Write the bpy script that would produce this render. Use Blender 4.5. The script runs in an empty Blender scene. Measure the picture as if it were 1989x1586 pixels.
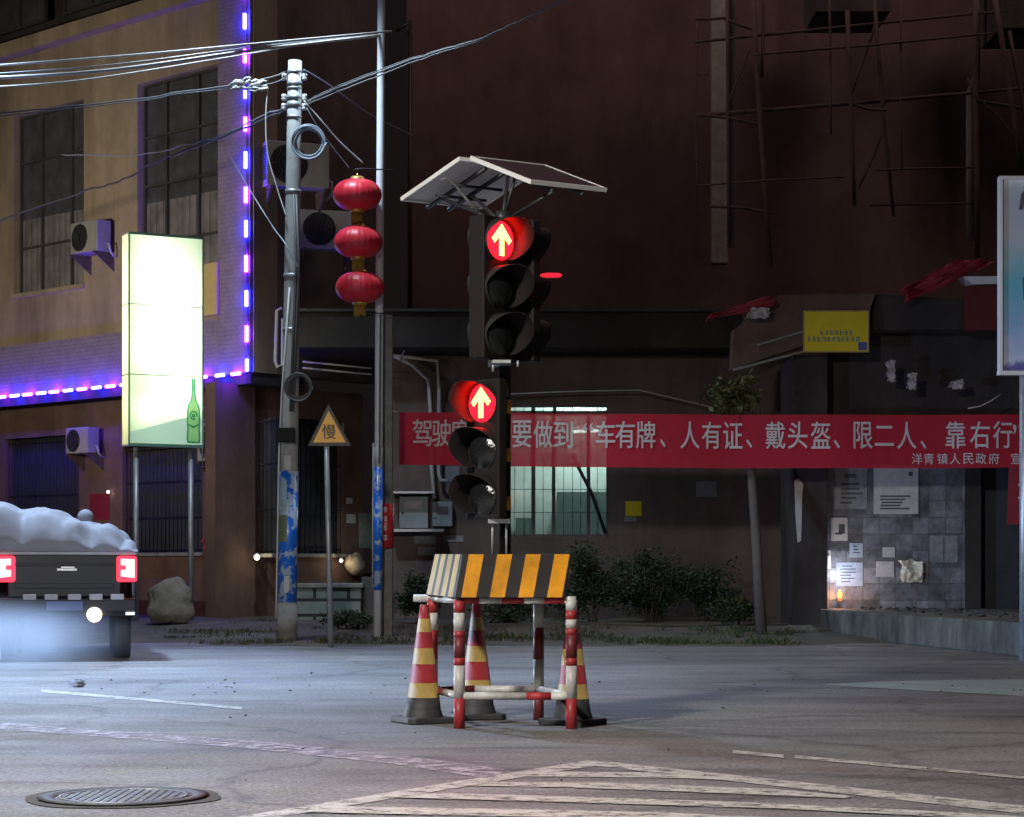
import bpy, bmesh, math, random
from mathutils import Vector, Matrix, noise as mnoise
random.seed(7)
S = bpy.context.scene
COL = S.collection
# ------------------------------------------------------------------ camera
F, CX, HZ, CZ = 4000.0, 994.5, 1100.0, 1.17     # focal length / centre / horizon of the photo in its pixels, eye height
cam = bpy.data.cameras.new('camera'); camo = bpy.data.objects.new('camera', cam); COL.objects.link(camo)
camo.location = (0, 0, CZ); camo.rotation_euler = (math.radians(90), 0, 0)
cam.sensor_width = 36; cam.lens = 36 * F / 1989; cam.shift_y = (HZ - 793) / 1989
cam.clip_end = 1000; cam.clip_start = .1
S.camera = camo
# ------------------------------------------------------------------ world and light
W = bpy.data.worlds.new('World'); S.world = W; W.use_nodes = True
bg = W.node_tree.nodes['Background']; bg.inputs[0].default_value = (.62, .44, .46, 1); bg.inputs[1].default_value = .013
S.view_settings.view_transform = 'Standard'; S.view_settings.look = 'None'; S.view_settings.exposure = 0; S.view_settings.gamma = 1
S.cycles.sample_clamp_indirect = 4; S.cycles.max_bounces = 6
S.cycles.use_denoising = True

def lamp(kind, name, loc, power, col, target=None, radius=.2, size=60, blend=.6):
    l = bpy.data.lights.new(name, kind); l.energy = power; l.color = col; l.shadow_soft_size = radius
    o = bpy.data.objects.new(name, l); o.location = loc; COL.objects.link(o)
    if kind == 'SPOT': l.spot_size = math.radians(size); l.spot_blend = blend
    if target is not None:
        o.rotation_euler = (Vector(target) - Vector(loc)).to_track_quat('-Z', 'Y').to_euler()
    return o
lamp('SPOT', 'lamp_post_light', (-4.0, 30.6, 11.9), 2900, (.64, .82, 1), (-4.6, 30.6, 0), .4, 124, .6)           # the lamp head on top of the lamp post, above the frame
lamp('SPOT', 'street_lamp_beam', (-7.6, 26.6, 10.6), 12500, (.50, .70, 1), (-8.2, 22, 0), .4, 104, .9)   # next lamp along, over the left lane
lamp('SPOT', 'headlight_light', (-10.5, 18.3, 1.35), 9000, (.40, .62, 1), (-3.0, 21.5, .0), .3, 70, 1)  # oncoming car, left of the frame
lamp('SPOT', 'rear_rim_light', (-11.0, 25.4, .9), 6000, (.72, .85, 1), (0, 15.4, .5), .25, 14, 1)  # added rim light from the left rear, for bright edges on the stand
lamp('SPOT', 'near_street_lamp_light', (-5.0, 7.0, 7.2), 5400, (1, .94, .87), (-3.4, 9.7, 0), .5, 142, .35)        # lamp over the near lane
lamp('SPOT', 'facade_fill_light', (-15, 29, 5.5), 4300, (1, .88, .68), (-8.5, 43.5, 7), .5, 64, 1)  # warm fill added for the beige facade, left of the frame
lamp('POINT', 'roof_wash_light', (-1, 42.5, 24), 1900, (1, .72, .67), radius=2.5)
lamp('POINT', 'roof_wash_light', (15, 42.5, 25), 1500, (1, .72, .67), radius=2.5)                # reddish wash above the frame, its second lamp added to soften balcony shadows
lamp('SPOT', 'own_headlight_light', (-.2, -1.5, .75), 330, (1, .93, .82), (-.5, 15, 1.5), .1, 30, 1)   # the car the photo is taken from

# ------------------------------------------------------------------ helpers
def P(px, py, Y):
    return Vector(((px - CX) / F * Y, Y, CZ + (HZ - py) / F * Y))
def G(px, py, z=0):
    Y = (CZ - z) * F / (py - HZ); return Vector(((px - CX) / F * Y, Y, z))

class MB:
    def __init__(s): s.v = []; s.f = []; s.m = []; s.s = []
    def add(s, vs, fs, m=0, smooth=False):
        b = len(s.v); s.v += [Vector(v) for v in vs]
        for f in fs: s.f.append([b + i for i in f]); s.m.append(m); s.s.append(smooth)
    def box(s, a, b, m=0, T=None):
        x0, y0, z0 = a; x1, y1, z1 = b
        vs = [(x0,y0,z0),(x1,y0,z0),(x1,y1,z0),(x0,y1,z0),(x0,y0,z1),(x1,y0,z1),(x1,y1,z1),(x0,y1,z1)]
        if T: vs = [T(Vector(v)) for v in vs]
        s.add(vs, [(3,2,1,0),(4,5,6,7),(0,1,5,4),(1,2,6,5),(2,3,7,6),(3,0,4,7)], m)
    def prism(s, poly, vec, m=0):
        n = len(poly); vec = Vector(vec); p = [Vector(q) for q in poly]
        s.add(p + [q + vec for q in p], [list(range(n))[::-1], list(range(n, 2*n))] + [(i, (i+1) % n, n + (i+1) % n, n + i) for i in range(n)], m)
    def tube(s, pts, r, n=8, m=0, cap=True, smooth=True):
        pts = [Vector(p) for p in pts]; k = len(pts)
        rs = r if isinstance(r, (list, tuple)) else [r] * k
        vs = []; prev = None
        for i, p in enumerate(pts):
            t = (pts[min(i+1, k-1)] - pts[max(i-1, 0)]).normalized()
            if prev is None:
                a = Vector((0,0,1)) if abs(t.z) < .9 else Vector((1,0,0)); prev = t.cross(a).normalized()
            u = (prev - t * prev.dot(t)).normalized(); w = t.cross(u); prev = u
            vs += [p + (u * math.cos(2*math.pi*j/n) + w * math.sin(2*math.pi*j/n)) * rs[i] for j in range(n)]
        fs = [(i*n + j, i*n + (j+1) % n, (i+1)*n + (j+1) % n, (i+1)*n + j) for i in range(k-1) for j in range(n)]
        s.add(vs, fs, m, smooth)
        if cap:
            b = len(s.v) - len(vs)
            s.f += [[b + j for j in range(n)][::-1], [b + (k-1)*n + j for j in range(n)]]; s.m += [m, m]; s.s += [False, False]
    def lathe(s, prof, c=(0,0,0), n=24, m=0, T=None, ribs=0, amp=0, a0=0, a1=2*math.pi, smooth=True):
        # prof: (r, z) or (r, z, material)
        c = Vector(c); vs = []; full = abs(a1 - a0 - 2*math.pi) < 1e-6; nn = n if full else n + 1
        for q in prof:
            for j in range(nn):
                a = a0 + (a1 - a0) * j / n
                r = q[0] * (1 + (amp * abs(math.cos(a * ribs / 2)) if ribs else 0))
                vs.append(Vector((r*math.cos(a), r*math.sin(a), q[1])))
        vs = [(T(v) if T else v + c) for v in vs]
        b = len(s.v); s.v += vs
        for i in range(len(prof) - 1):
            for j in range(n):
                k = (j+1) % nn if full else j + 1
                s.f.append([b + i*nn + j, b + i*nn + k, b + (i+1)*nn + k, b + (i+1)*nn + j])
                s.m.append(prof[i][2] if len(prof[i]) > 2 else m); s.s.append(smooth)
    def disc(s, c, r, nrm, n=28, m=0):
        nrm = Vector(nrm).normalized(); u = nrm.orthogonal().normalized(); w = nrm.cross(u)
        s.add([Vector(c) + (u*math.cos(2*math.pi*i/n) + w*math.sin(2*math.pi*i/n))*r for i in range(n)], [list(range(n))], m)

WO = {}
def link(o, base, parent):
    WO[o.name] = Vector(base)
    if parent is not None: o.parent = parent; o.location = Vector(base) - WO[parent.name]
    else: o.location = base
    COL.objects.link(o)
def make(name, mb, mat, parent=None, bevel=0, base=None, label=None, solid=0, recalc=True):
    if not mb.v: return None
    xs = [v.x for v in mb.v]; ys = [v.y for v in mb.v]; zs = [v.z for v in mb.v]
    base = Vector(base) if base is not None else Vector(((min(xs)+max(xs))/2, (min(ys)+max(ys))/2, min(zs)))
    me = bpy.data.meshes.new(name)
    me.from_pydata([v - base for v in mb.v], [], mb.f); me.update()
    for p, mi, sm in zip(me.polygons, mb.m, mb.s): p.material_index = mi; p.use_smooth = sm
    if recalc:
        b = bmesh.new(); b.from_mesh(me); bmesh.ops.recalc_face_normals(b, faces=b.faces); b.to_mesh(me); b.free()
    for q in (mat if isinstance(mat, (list, tuple)) else [mat]): me.materials.append(q)
    o = bpy.data.objects.new(name, me); link(o, base, parent)
    if bevel:
        md = o.modifiers.new('bevel', 'BEVEL'); md.width = bevel; md.segments = 2; md.limit_method = 'ANGLE'; md.angle_limit = math.radians(40)
    if solid:
        md = o.modifiers.new('solid', 'SOLIDIFY'); md.thickness = solid
    if label: o['label'] = label
    return o
def tag(o, label, cat, group=None):
    o['label'] = label; o['category'] = cat
    if group: o['group'] = group
    return o
def thing(name, label, cat, base, group=None, rz=0):
    o = bpy.data.objects.new(name, None); o.empty_display_size = .2
    link(o, base, None); o.rotation_euler = (0, 0, rz)
    return tag(o, label, cat, group)
def struct(o, kind='structure'): o['kind'] = kind; return o
def dup(root, loc, rz, label):
    r = root.copy(); COL.objects.link(r); r.location = loc; r.rotation_euler = (0, 0, rz); r['label'] = label
    for ch in root.children:
        c = ch.copy(); COL.objects.link(c); c.parent = r
        for g in ch.children:
            d = g.copy(); COL.objects.link(d); d.parent = c
    return r
# ------------------------------------------------------------------ materials
def M(name, col, rough=.75, metal=0, var=.35, scale=3, col2=None, bump=0, bscale=40, detail=6, stain=0, stscale=.6, spec=None, trans=0, emit=None, es=0):
    m = bpy.data.materials.new(name); m.use_nodes = True; nt = m.node_tree; N = nt.nodes; L = nt.links
    b = N['Principled BSDF']; b.inputs['Roughness'].default_value = rough; b.inputs['Metallic'].default_value = metal
    if spec is not None: b.inputs['Specular IOR Level'].default_value = spec
    if trans: b.inputs['Transmission Weight'].default_value = trans
    c = tuple(col) + (1,)
    tc = N.new('ShaderNodeTexCoord')
    if var:
        n = N.new('ShaderNodeTexNoise'); n.inputs['Scale'].default_value = scale; n.inputs['Detail'].default_value = detail; n.inputs['Roughness'].default_value = .65
        L.new(tc.outputs['Object'], n.inputs['Vector'])
        r = N.new('ShaderNodeValToRGB'); r.color_ramp.elements[0].position = .3; r.color_ramp.elements[1].position = .7
        c2 = tuple(col2) if col2 else tuple(x * (1 - var) for x in col)
        r.color_ramp.elements[0].color = c2 + (1,); r.color_ramp.elements[1].color = c
        L.new(n.outputs['Fac'], r.inputs['Fac']); out = r.outputs['Color']
        if stain:
            mp = N.new('ShaderNodeMapping'); mp.inputs['Scale'].default_value = (1, 1, .22)
            L.new(tc.outputs['Object'], mp.inputs['Vector'])
            n2 = N.new('ShaderNodeTexNoise'); n2.inputs['Scale'].default_value = stscale; n2.inputs['Detail'].default_value = 8; n2.inputs['Roughness'].default_value = .7
            L.new(mp.outputs[0], n2.inputs['Vector'])
            r2 = N.new('ShaderNodeValToRGB'); r2.color_ramp.elements[0].position = .38; r2.color_ramp.elements[1].position = .62
            r2.color_ramp.elements[0].color = (1 - stain,) * 3 + (1,); r2.color_ramp.elements[1].color = (1, 1, 1, 1)
            L.new(n2.outputs['Fac'], r2.inputs['Fac'])
            mx = N.new('ShaderNodeMix'); mx.data_type = 'RGBA'; mx.blend_type = 'MULTIPLY'; mx.inputs[0].default_value = 1
            L.new(out, mx.inputs[6]); L.new(r2.outputs['Color'], mx.inputs[7]); out = mx.outputs[2]
        L.new(out, b.inputs['Base Color'])
        mr = N.new('ShaderNodeMapRange'); mr.inputs[3].default_value = max(0, rough - .12); mr.inputs[4].default_value = min(1, rough + .12)
        L.new(n.outputs['Fac'], mr.inputs[0]); L.new(mr.outputs[0], b.inputs['Roughness'])
    else: b.inputs['Base Color'].default_value = c
    if bump:
        nb = N.new('ShaderNodeTexNoise'); nb.inputs['Scale'].default_value = bscale; nb.inputs['Detail'].default_value = 5
        L.new(tc.outputs['Object'], nb.inputs['Vector'])
        bp = N.new('ShaderNodeBump'); bp.inputs['Strength'].default_value = bump; bp.inputs['Distance'].default_value = .02
        L.new(nb.outputs['Fac'], bp.inputs['Height']); L.new(bp.outputs['Normal'], b.inputs['Normal'])
    if emit: b.inputs['Emission Color'].default_value = tuple(emit) + (1,); b.inputs['Emission Strength'].default_value = es
    return m
def EM(name, col, strength=1):
    m = bpy.data.materials.new(name); m.use_nodes = True; nt = m.node_tree; nt.nodes.clear()
    e = nt.nodes.new('ShaderNodeEmission'); e.inputs[0].default_value = tuple(col) + (1,); e.inputs[1].default_value = strength
    o = nt.nodes.new('ShaderNodeOutputMaterial'); nt.links.new(e.outputs[0], o.inputs[0]); return m
def nd(nt, t, **k):
    n = nt.nodes.new(t)
    for a, v in k.items(): setattr(n, a, v)
    return n
def asphalt():
    m = bpy.data.materials.new('asphalt'); m.use_nodes = True; nt = m.node_tree; L = nt.links; b = nt.nodes['Principled BSDF']
    tc = nd(nt, 'ShaderNodeTexCoord'); pos = tc.outputs['Object']
    def noise(scale, detail=6, rough=.6, vec=None):
        n = nd(nt, 'ShaderNodeTexNoise'); n.inputs['Scale'].default_value = scale; n.inputs['Detail'].default_value = detail; n.inputs['Roughness'].default_value = rough
        L.new(vec or pos, n.inputs['Vector']); return n.outputs['Fac']
    def ramp(x, stops):
        r = nd(nt, 'ShaderNodeValToRGB'); e = r.color_ramp.elements
        while len(e) < len(stops): e.new(.5)
        for q, (p, c) in zip(e, stops): q.position = p; q.color = (c if isinstance(c, tuple) else (c, c, c)) + (1,)
        L.new(x, r.inputs['Fac']); return r.outputs['Color']
    def mix(a, c, mode='MULTIPLY', fac=1):
        x = nd(nt, 'ShaderNodeMix', data_type='RGBA', blend_type=mode)
        if isinstance(fac, (int, float)): x.inputs[0].default_value = fac
        else: L.new(fac, x.inputs[0])
        L.new(a, x.inputs[6]); L.new(c, x.inputs[7]); return x.outputs[2]
    base = ramp(noise(.35, 8, .65), [(.3, (.125, .12, .122)), (.5, (.175, .17, .167)), (.72, (.25, .24, .228))])
    mp = nd(nt, 'ShaderNodeMapping'); mp.inputs['Scale'].default_value = (.25, 1.3, 1); mp.inputs['Rotation'].default_value = (0, 0, .12); L.new(pos, mp.inputs['Vector'])
    streak = ramp(noise(1.1, 8, .7, mp.outputs[0]), [(.35, .68), (.5, 1.0), (.68, 1.28)])
    c = mix(base, streak)
    grit = ramp(noise(30, 5, .85), [(.34, .35), (.5, 1), (.66, 1.9)])
    c = mix(c, grit)
    chips = ramp(noise(16, 2, .5), [(.71, 0.0), (.76, .5)])
    c = mix(c, chips, 'ADD', .25)
    # tar patches and cracks
    patch = ramp(noise(.9, 4, .75, mp.outputs[0]), [(.58, 1.0), (.66, .6)])
    c = mix(c, patch)
    vor = nd(nt, 'ShaderNodeTexVoronoi', feature='DISTANCE_TO_EDGE'); vor.inputs['Scale'].default_value = .32
    wob = nd(nt, 'ShaderNodeTexNoise'); wob.inputs['Scale'].default_value = 1.5; wob.inputs['Detail'].default_value = 6; L.new(pos, wob.inputs['Vector'])
    wv = nd(nt, 'ShaderNodeMix', data_type='RGBA', blend_type='ADD'); wv.inputs[0].default_value = .7; L.new(pos, wv.inputs[6]); L.new(wob.outputs['Color'], wv.inputs[7])
    L.new(wv.outputs[2], vor.inputs['Vector'])
    c = mix(c, ramp(vor.outputs['Distance'], [(.0, .62), (.02, 1.0)]))
    L.new(c, b.inputs['Base Color'])
    L.new(ramp(noise(.8, 6, .7), [(.3, .46), (.7, .8)]), b.inputs['Roughness'])
    bp = nd(nt, 'ShaderNodeBump'); bp.inputs['Strength'].default_value = .55; bp.inputs['Distance'].default_value = .02
    L.new(noise(42, 4, .75), bp.inputs['Height']); L.new(bp.outputs['Normal'], b.inputs['Normal'])
    return m
def worn_paint(name, col, wear=.48):
    m = M(name, col, .5, var=.3, scale=9, bump=.4, bscale=60); nt = m.node_tree; L = nt.links; b = nt.nodes['Principled BSDF']
    tc = nd(nt, 'ShaderNodeTexCoord'); n = nd(nt, 'ShaderNodeTexNoise'); n.inputs['Scale'].default_value = 7; n.inputs['Detail'].default_value = 10; n.inputs['Roughness'].default_value = .78
    L.new(tc.outputs['Object'], n.inputs['Vector'])
    r = nd(nt, 'ShaderNodeValToRGB'); r.color_ramp.elements[0].position = wear - .1; r.color_ramp.elements[1].position = wear + .05
    L.new(n.outputs['Fac'], r.inputs['Fac']); L.new(r.outputs['Color'], b.inputs['Alpha']); return m
def tiles(name, c1, c2, mortar, bw, bh, rough=.6, msize=.012, off=.5, axis='XZ', var=.3):
    m = M(name, c1, rough, var=0, bump=0); nt = m.node_tree; L = nt.links; b = nt.nodes['Principled BSDF']
    tc = nd(nt, 'ShaderNodeTexCoord'); sp = nd(nt, 'ShaderNodeSeparateXYZ'); cb = nd(nt, 'ShaderNodeCombineXYZ'); L.new(tc.outputs['Object'], sp.inputs[0])
    if axis == 'DZ':
        a = nd(nt, 'ShaderNodeMath', operation='SUBTRACT'); L.new(sp.outputs['X'], a.inputs[0]); L.new(sp.outputs['Y'], a.inputs[1]); L.new(a.outputs[0], cb.inputs[0])
    else: L.new(sp.outputs['X'], cb.inputs[0])
    L.new(sp.outputs['Z'], cb.inputs[1])
    br = nd(nt, 'ShaderNodeTexBrick'); br.offset = off; br.inputs['Scale'].default_value = 1; br.inputs['Brick Width'].default_value = bw; br.inputs['Row Height'].default_value = bh; br.inputs['Mortar Size'].default_value = msize
    br.inputs['Color1'].default_value = tuple(c1) + (1,); br.inputs['Color2'].default_value = tuple(c2) + (1,); br.inputs['Mortar'].default_value = tuple(mortar) + (1,)
    L.new(cb.outputs[0], br.inputs['Vector'])
    n = nd(nt, 'ShaderNodeTexNoise'); n.inputs['Scale'].default_value = 3.4; n.inputs['Detail'].default_value = 9; n.inputs['Roughness'].default_value = .75; L.new(tc.outputs['Object'], n.inputs['Vector'])
    r = nd(nt, 'ShaderNodeValToRGB'); r.color_ramp.elements[0].position = .35; r.color_ramp.elements[1].position = .65; r.color_ramp.elements[0].color = (1 - var,) * 3 + (1,)
    L.new(n.outputs['Fac'], r.inputs['Fac'])
    mx = nd(nt, 'ShaderNodeMix', data_type='RGBA', blend_type='MULTIPLY'); mx.inputs[0].default_value = 1; L.new(br.outputs['Color'], mx.inputs[6]); L.new(r.outputs['Color'], mx.inputs[7])
    L.new(mx.outputs[2], b.inputs['Base Color'])
    bp = nd(nt, 'ShaderNodeBump'); bp.inputs['Strength'].default_value = .5; bp.inputs['Distance'].default_value = .01; bp.invert = True
    L.new(br.outputs['Fac'], bp.inputs['Height']); L.new(bp.outputs['Normal'], b.inputs['Normal']); return m
def cloth(name, col, transl=.3, transp=0, var=.25, scale=3):
    m = M(name, col, .8, var=var, scale=scale, bump=.9, bscale=3.2); nt = m.node_tree; L = nt.links; b = nt.nodes['Principled BSDF']; out = nt.nodes['Material Output']
    t = nd(nt, 'ShaderNodeBsdfTranslucent'); t.inputs[0].default_value = tuple(col) + (1,)
    mx = nd(nt, 'ShaderNodeMixShader'); mx.inputs[0].default_value = transl; L.new(b.outputs[0], mx.inputs[1]); L.new(t.outputs[0], mx.inputs[2]); s = mx.outputs[0]
    if transp:
        tr = nd(nt, 'ShaderNodeBsdfTransparent'); m2 = nd(nt, 'ShaderNodeMixShader'); m2.inputs[0].default_value = transp; L.new(s, m2.inputs[1]); L.new(tr.outputs[0], m2.inputs[2]); s = m2.outputs[0]
    L.new(s, out.inputs['Surface']); return m
def glass(name, tint, rough=.1, k=.5):
    m = M(name, tint, rough, var=.5, scale=2.5, spec=.6); return m
def thin_glass(name, fac=.88):
    m = bpy.data.materials.new(name); m.use_nodes = True; nt = m.node_tree; L = nt.links; b = nt.nodes['Principled BSDF']; b.inputs['Roughness'].default_value = .08; b.inputs['Base Color'].default_value = (.02, .03, .03, 1)
    t = nd(nt, 'ShaderNodeBsdfTransparent'); t.inputs[0].default_value = (.93, .98, .96, 1); mx = nd(nt, 'ShaderNodeMixShader'); mx.inputs[0].default_value = fac
    L.new(b.outputs[0], mx.inputs[1]); L.new(t.outputs[0], mx.inputs[2]); L.new(mx.outputs[0], nt.nodes['Material Output'].inputs['Surface']); return m

A = {}
A['asphalt'] = asphalt()
A['dirt'] = M('dirt', (.13, .115, .09), .95, var=.6, scale=1.6, bump=.8, bscale=25)
A['white_marking'] = worn_paint('worn_white_marking', (.60, .59, .55), .47)
A['beige'] = M('beige_plaster', (.44, .35, .24), .85, var=.22, scale=2.2, stain=.45, bump=.15, bscale=60)
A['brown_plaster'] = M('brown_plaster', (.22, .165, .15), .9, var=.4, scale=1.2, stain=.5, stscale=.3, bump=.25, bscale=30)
A['maroon_plaster'] = M('maroon_plaster', (.15, .10, .095), .95, var=.35, scale=.8, stain=.35, stscale=.25, bump=.2, bscale=30, spec=.1)
A['red_brown_plaster'] = M('red_brown_plaster', (.2, .12, .09), .9, var=.4, scale=1.6, stain=.45, bump=.25, bscale=30)
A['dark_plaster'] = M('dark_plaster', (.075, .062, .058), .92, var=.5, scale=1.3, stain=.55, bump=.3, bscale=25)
A['brick_tile'] = tiles('lilac_brick_tile', (.34, .29, .26), (.325, .275, .25), (.275, .235, .215), .26, .085, .6, .012, .5, 'DZ')
A['concrete'] = M('concrete', (.32, .31, .28), .85, var=.45, scale=4, stain=.35, bump=.3, bscale=50)
A['pole_concrete'] = M('pole_concrete', (.5, .5, .47), .8, var=.3, scale=3, stain=.4, bump=.25, bscale=60)
A['dark_concrete'] = M('dark_concrete', (.13, .125, .12), .9, var=.55, scale=2, stain=.5, bump=.4, bscale=30)
A['steel_white'] = M('painted_steel', (.8, .82, .84), .32, var=.15, scale=5, stain=.15)
A['steel'] = M('galvanised_steel', (.42, .44, .45), .42, metal=.5, var=.3, scale=9)
A['dark_metal'] = M('dark_metal', (.03, .03, .033), .5, metal=.2, var=.4, scale=8)
A['black_plastic'] = M('black_plastic', (.013, .011, .011), .7, var=.3, scale=12, spec=.2)
A['visor_inner'] = M('visor_inside', (.013, .010, .011), .8, var=.15, scale=12, spec=.1)
A['visor_outer'] = M('visor_black', (.014, .012, .012), .7, var=.15, scale=12, spec=.2)
A['window_frame'] = M('window_frame', (.07, .065, .065), .5, var=.3)
A['pane'] = glass('dark_pane', (.10, .105, .115), .18)
A['curtain'] = M('curtain_behind_glass', (.26, .25, .25), .6, var=.6, scale=1.7, detail=2)
A['grille'] = M('iron_grille', (.035, .035, .04), .6, metal=.3, var=.5, scale=5)
A['opening'] = M('shutter_dark', (.045, .05, .06), .6, var=.5, scale=2)
A['ac_white'] = M('ac_white_paint', (.42, .41, .385), .5, var=.25, scale=3, stain=.3)
A['ac_dark'] = M('ac_fan_dark', (.035, .033, .033), .6, var=.3)
A['rust'] = M('rusty_iron', (.16, .11, .08), .85, var=.6, scale=9)
A['cable'] = M('cable_black', (.09, .09, .09), .55, var=.2)
A['cable_mid'] = M('cable_mid', (.17, .17, .17), .55, var=.3)
A['cable_pale'] = M('cable_pale', (.55, .55, .52), .5, var=.2)
A['pipe_white'] = M('pvc_white', (.6, .6, .58), .45, var=.2, stain=.25)
A['red_cloth'] = M('red_lantern_cloth', (.75, .03, .05), .42, var=.15, scale=5)
A['gold'] = M('gold_trim', (.75, .5, .12), .35, metal=.6, var=.3, scale=20)
A['gold_fringe'] = M('gold_fringe', (.55, .33, .05), .8, var=.4, scale=30)
A['sign_yellow'] = M('sign_yellow', (.92, .44, .0), .45, var=.12, scale=4)
A['sign_black'] = M('sign_black', (.015, .014, .013), .5, var=.2)
A['stripe_yellow'] = M('stripe_orange_yellow', (.82, .34, .006), .5, var=.3, scale=6, stain=.35, stscale=4)
A['stripe_pale'] = M('stripe_pale_yellow', (.56, .42, .16), .5, var=.3, scale=6, stain=.4, stscale=4)
A['stripe_black'] = M('stripe_black', (.018, .016, .016), .5, var=.3)
A['pipe_red'] = M('pipe_red', (.52, .04, .05), .5, var=.4, scale=9, stain=.35, stscale=5)
A['pipe_pale'] = M('pipe_reflective_white', (.74, .73, .69), .45, var=.3, scale=9, stain=.4, stscale=5)
A['pipe_dark'] = M('pipe_dark_red', (.16, .02, .025), .5, var=.3, scale=7)
A['cone_red'] = M('cone_red', (.42, .035, .045), .5, var=.45, scale=7, stain=.3, stscale=3)
A['cone_yellow'] = M('cone_yellow', (.58, .40, .12), .5, var=.4, scale=7, stain=.3, stscale=3)
A['rubber'] = M('rubber_black', (.05, .052, .055), .65, var=.5, scale=7)
A['alu'] = M('aluminium_frame', (.72, .72, .70), .35, metal=.15, var=.1)
A['solar_top'] = M('solar_cells', (.03, .01, .015), .8, var=.2, scale=8, spec=.15)
A['solar_back'] = M('solar_backsheet', (.62, .58, .58), .6, var=.2, scale=3)
A['lens_dark'] = M('unlit_lens', (.012, .014, .014), .12, var=.4, scale=30, spec=.8, bump=.25, bscale=55)
A['lens_red'] = EM('red_lens', (1, .0032, .008), 9)
A['arrow'] = EM('lit_arrow', (1, .011, .0021), 300)
A['led_blue'] = EM('blue_led', (.015, .0125, 1), 180)
A['led_pink'] = EM('pink_led', (.17, .016, 1), 110)
A['led_rope'] = M('led_rope', (.25, .2, .3), .4, var=.1)
A['leaf'] = M('leaf_dark_green', (.035, .07, .028), .6, var=.55, scale=1.5)
A['leaf_mid'] = M('leaf_green', (.055, .095, .03), .6, var=.5, scale=2)
A['leaf_dry'] = M('leaf_yellow_green', (.14, .135, .035), .65, var=.5, scale=3)
A['bark'] = M('bark', (.13, .105, .095), .9, var=.4, scale=9, bump=.5, bscale=40)
A['stone'] = M('boulder_stone', (.25, .23, .19), .9, var=.5, scale=3, bump=.6, bscale=12)
A['green_stone'] = tiles('rough_green_stone', (.24, .29, .26), (.17, .21, .19), (.03, .035, .03), .62, .28, .85, .03, .4)
A['tarp_white'] = M('white_tarp', (.21, .21, .235), .8, var=.2, scale=2.5)
A['truck_paint'] = M('dark_truck_paint', (.018, .019, .026), .4, metal=.2, var=.3, scale=3)
A['truck_grey'] = M('truck_grey_trim', (.35, .34, .36), .5, var=.3)
A['tail_red'] = EM('tail_light_red', (1, .02, .04), 5)
A['tail_core'] = EM('tail_light_core', (1, .28, .24), 7)
A['amber_lamp'] = EM('amber_white_lamp', (1, .72, .42), 14)
A['white_glow'] = EM('white_glow', (.85, .92, 1), 1.6)
A['chrome'] = M('chrome', (.7, .7, .72), .4, metal=1, var=.1)
A['tyre'] = M('tyre', (.02, .02, .02), .8, var=.3)
A['paper'] = M('paper', (.55, .55, .54), .7, var=.3, scale=6)
A['paper_grey'] = M('grey_poster', (.3, .31, .33), .7, var=.5, scale=8)
A['paper_blue'] = M('pale_blue_poster', (.42, .5, .62), .5, var=.45, scale=6)
A['paper_green'] = M('green_notice', (.26, .34, .28), .7, var=.4, scale=6)
A['print_dark'] = M('dark_print', (.08, .09, .10), .7, var=.2)
A['print_green'] = M('green_print', (.05, .2, .12), .7, var=.2)
A['yellow_board'] = M('yellow_board', (.75, .60, .01), .6, var=.15, scale=3)
A['banner_red'] = cloth('red_banner_cloth', (.60, .020, .05), .28, .045, .2, 1.5)
A['red_sheet'] = M('red_sheet', (.30, .016, .03), .7, var=.4, scale=3)
A['banner_text'] = M('banner_lettering', (.66, .60, .60), .7, var=.12, scale=6)
A['meter_grey'] = M('meter_grey', (.30, .35, .36), .6, var=.3, scale=4, stain=.3)
A['wrap_blue'] = M('blue_ad_wrap', (.015, .16, .75), .3, var=1, scale=5.5, col2=(.42, .55, .74), detail=2)
for n_ in A['wrap_blue'].node_tree.nodes:
    if n_.type == 'VALTORGB': n_.color_ramp.elements[0].position = .44; n_.color_ramp.elements[1].position = .50
A['wrap_red'] = M('red_ad_wrap', (.5, .03, .04), .4, var=.2)
A['dark_red_tile'] = tiles('dark_red_tile', (.11, .035, .028), (.085, .028, .022), (.04, .03, .028), .3, .15, .5, .012, .5, 'DZ')
A['tile_wall'] = tiles('pale_blue_grey_tile', (.34, .35, .39), (.16, .165, .185), (.19, .19, .20), .29, .29, .35, .01, 0, 'XZ', .72)
A['room_wall'] = M('green_room_wall', (.58, .60, .59), .8, var=.3, scale=2)
A['tube_light'] = EM('tube_light', (.75, 1, .9), 22)
A['room_panel'] = M('room_panel', (.10, .13, .125), .8, var=.3)
A['thin_glass'] = thin_glass('clear_window_glass')
A['bamboo'] = M('bamboo', (.10, .065, .055), .85, var=.5, scale=5)
A['rag'] = M('pale_rag', (.5, .46, .46), .85, var=.4, scale=8)

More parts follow.
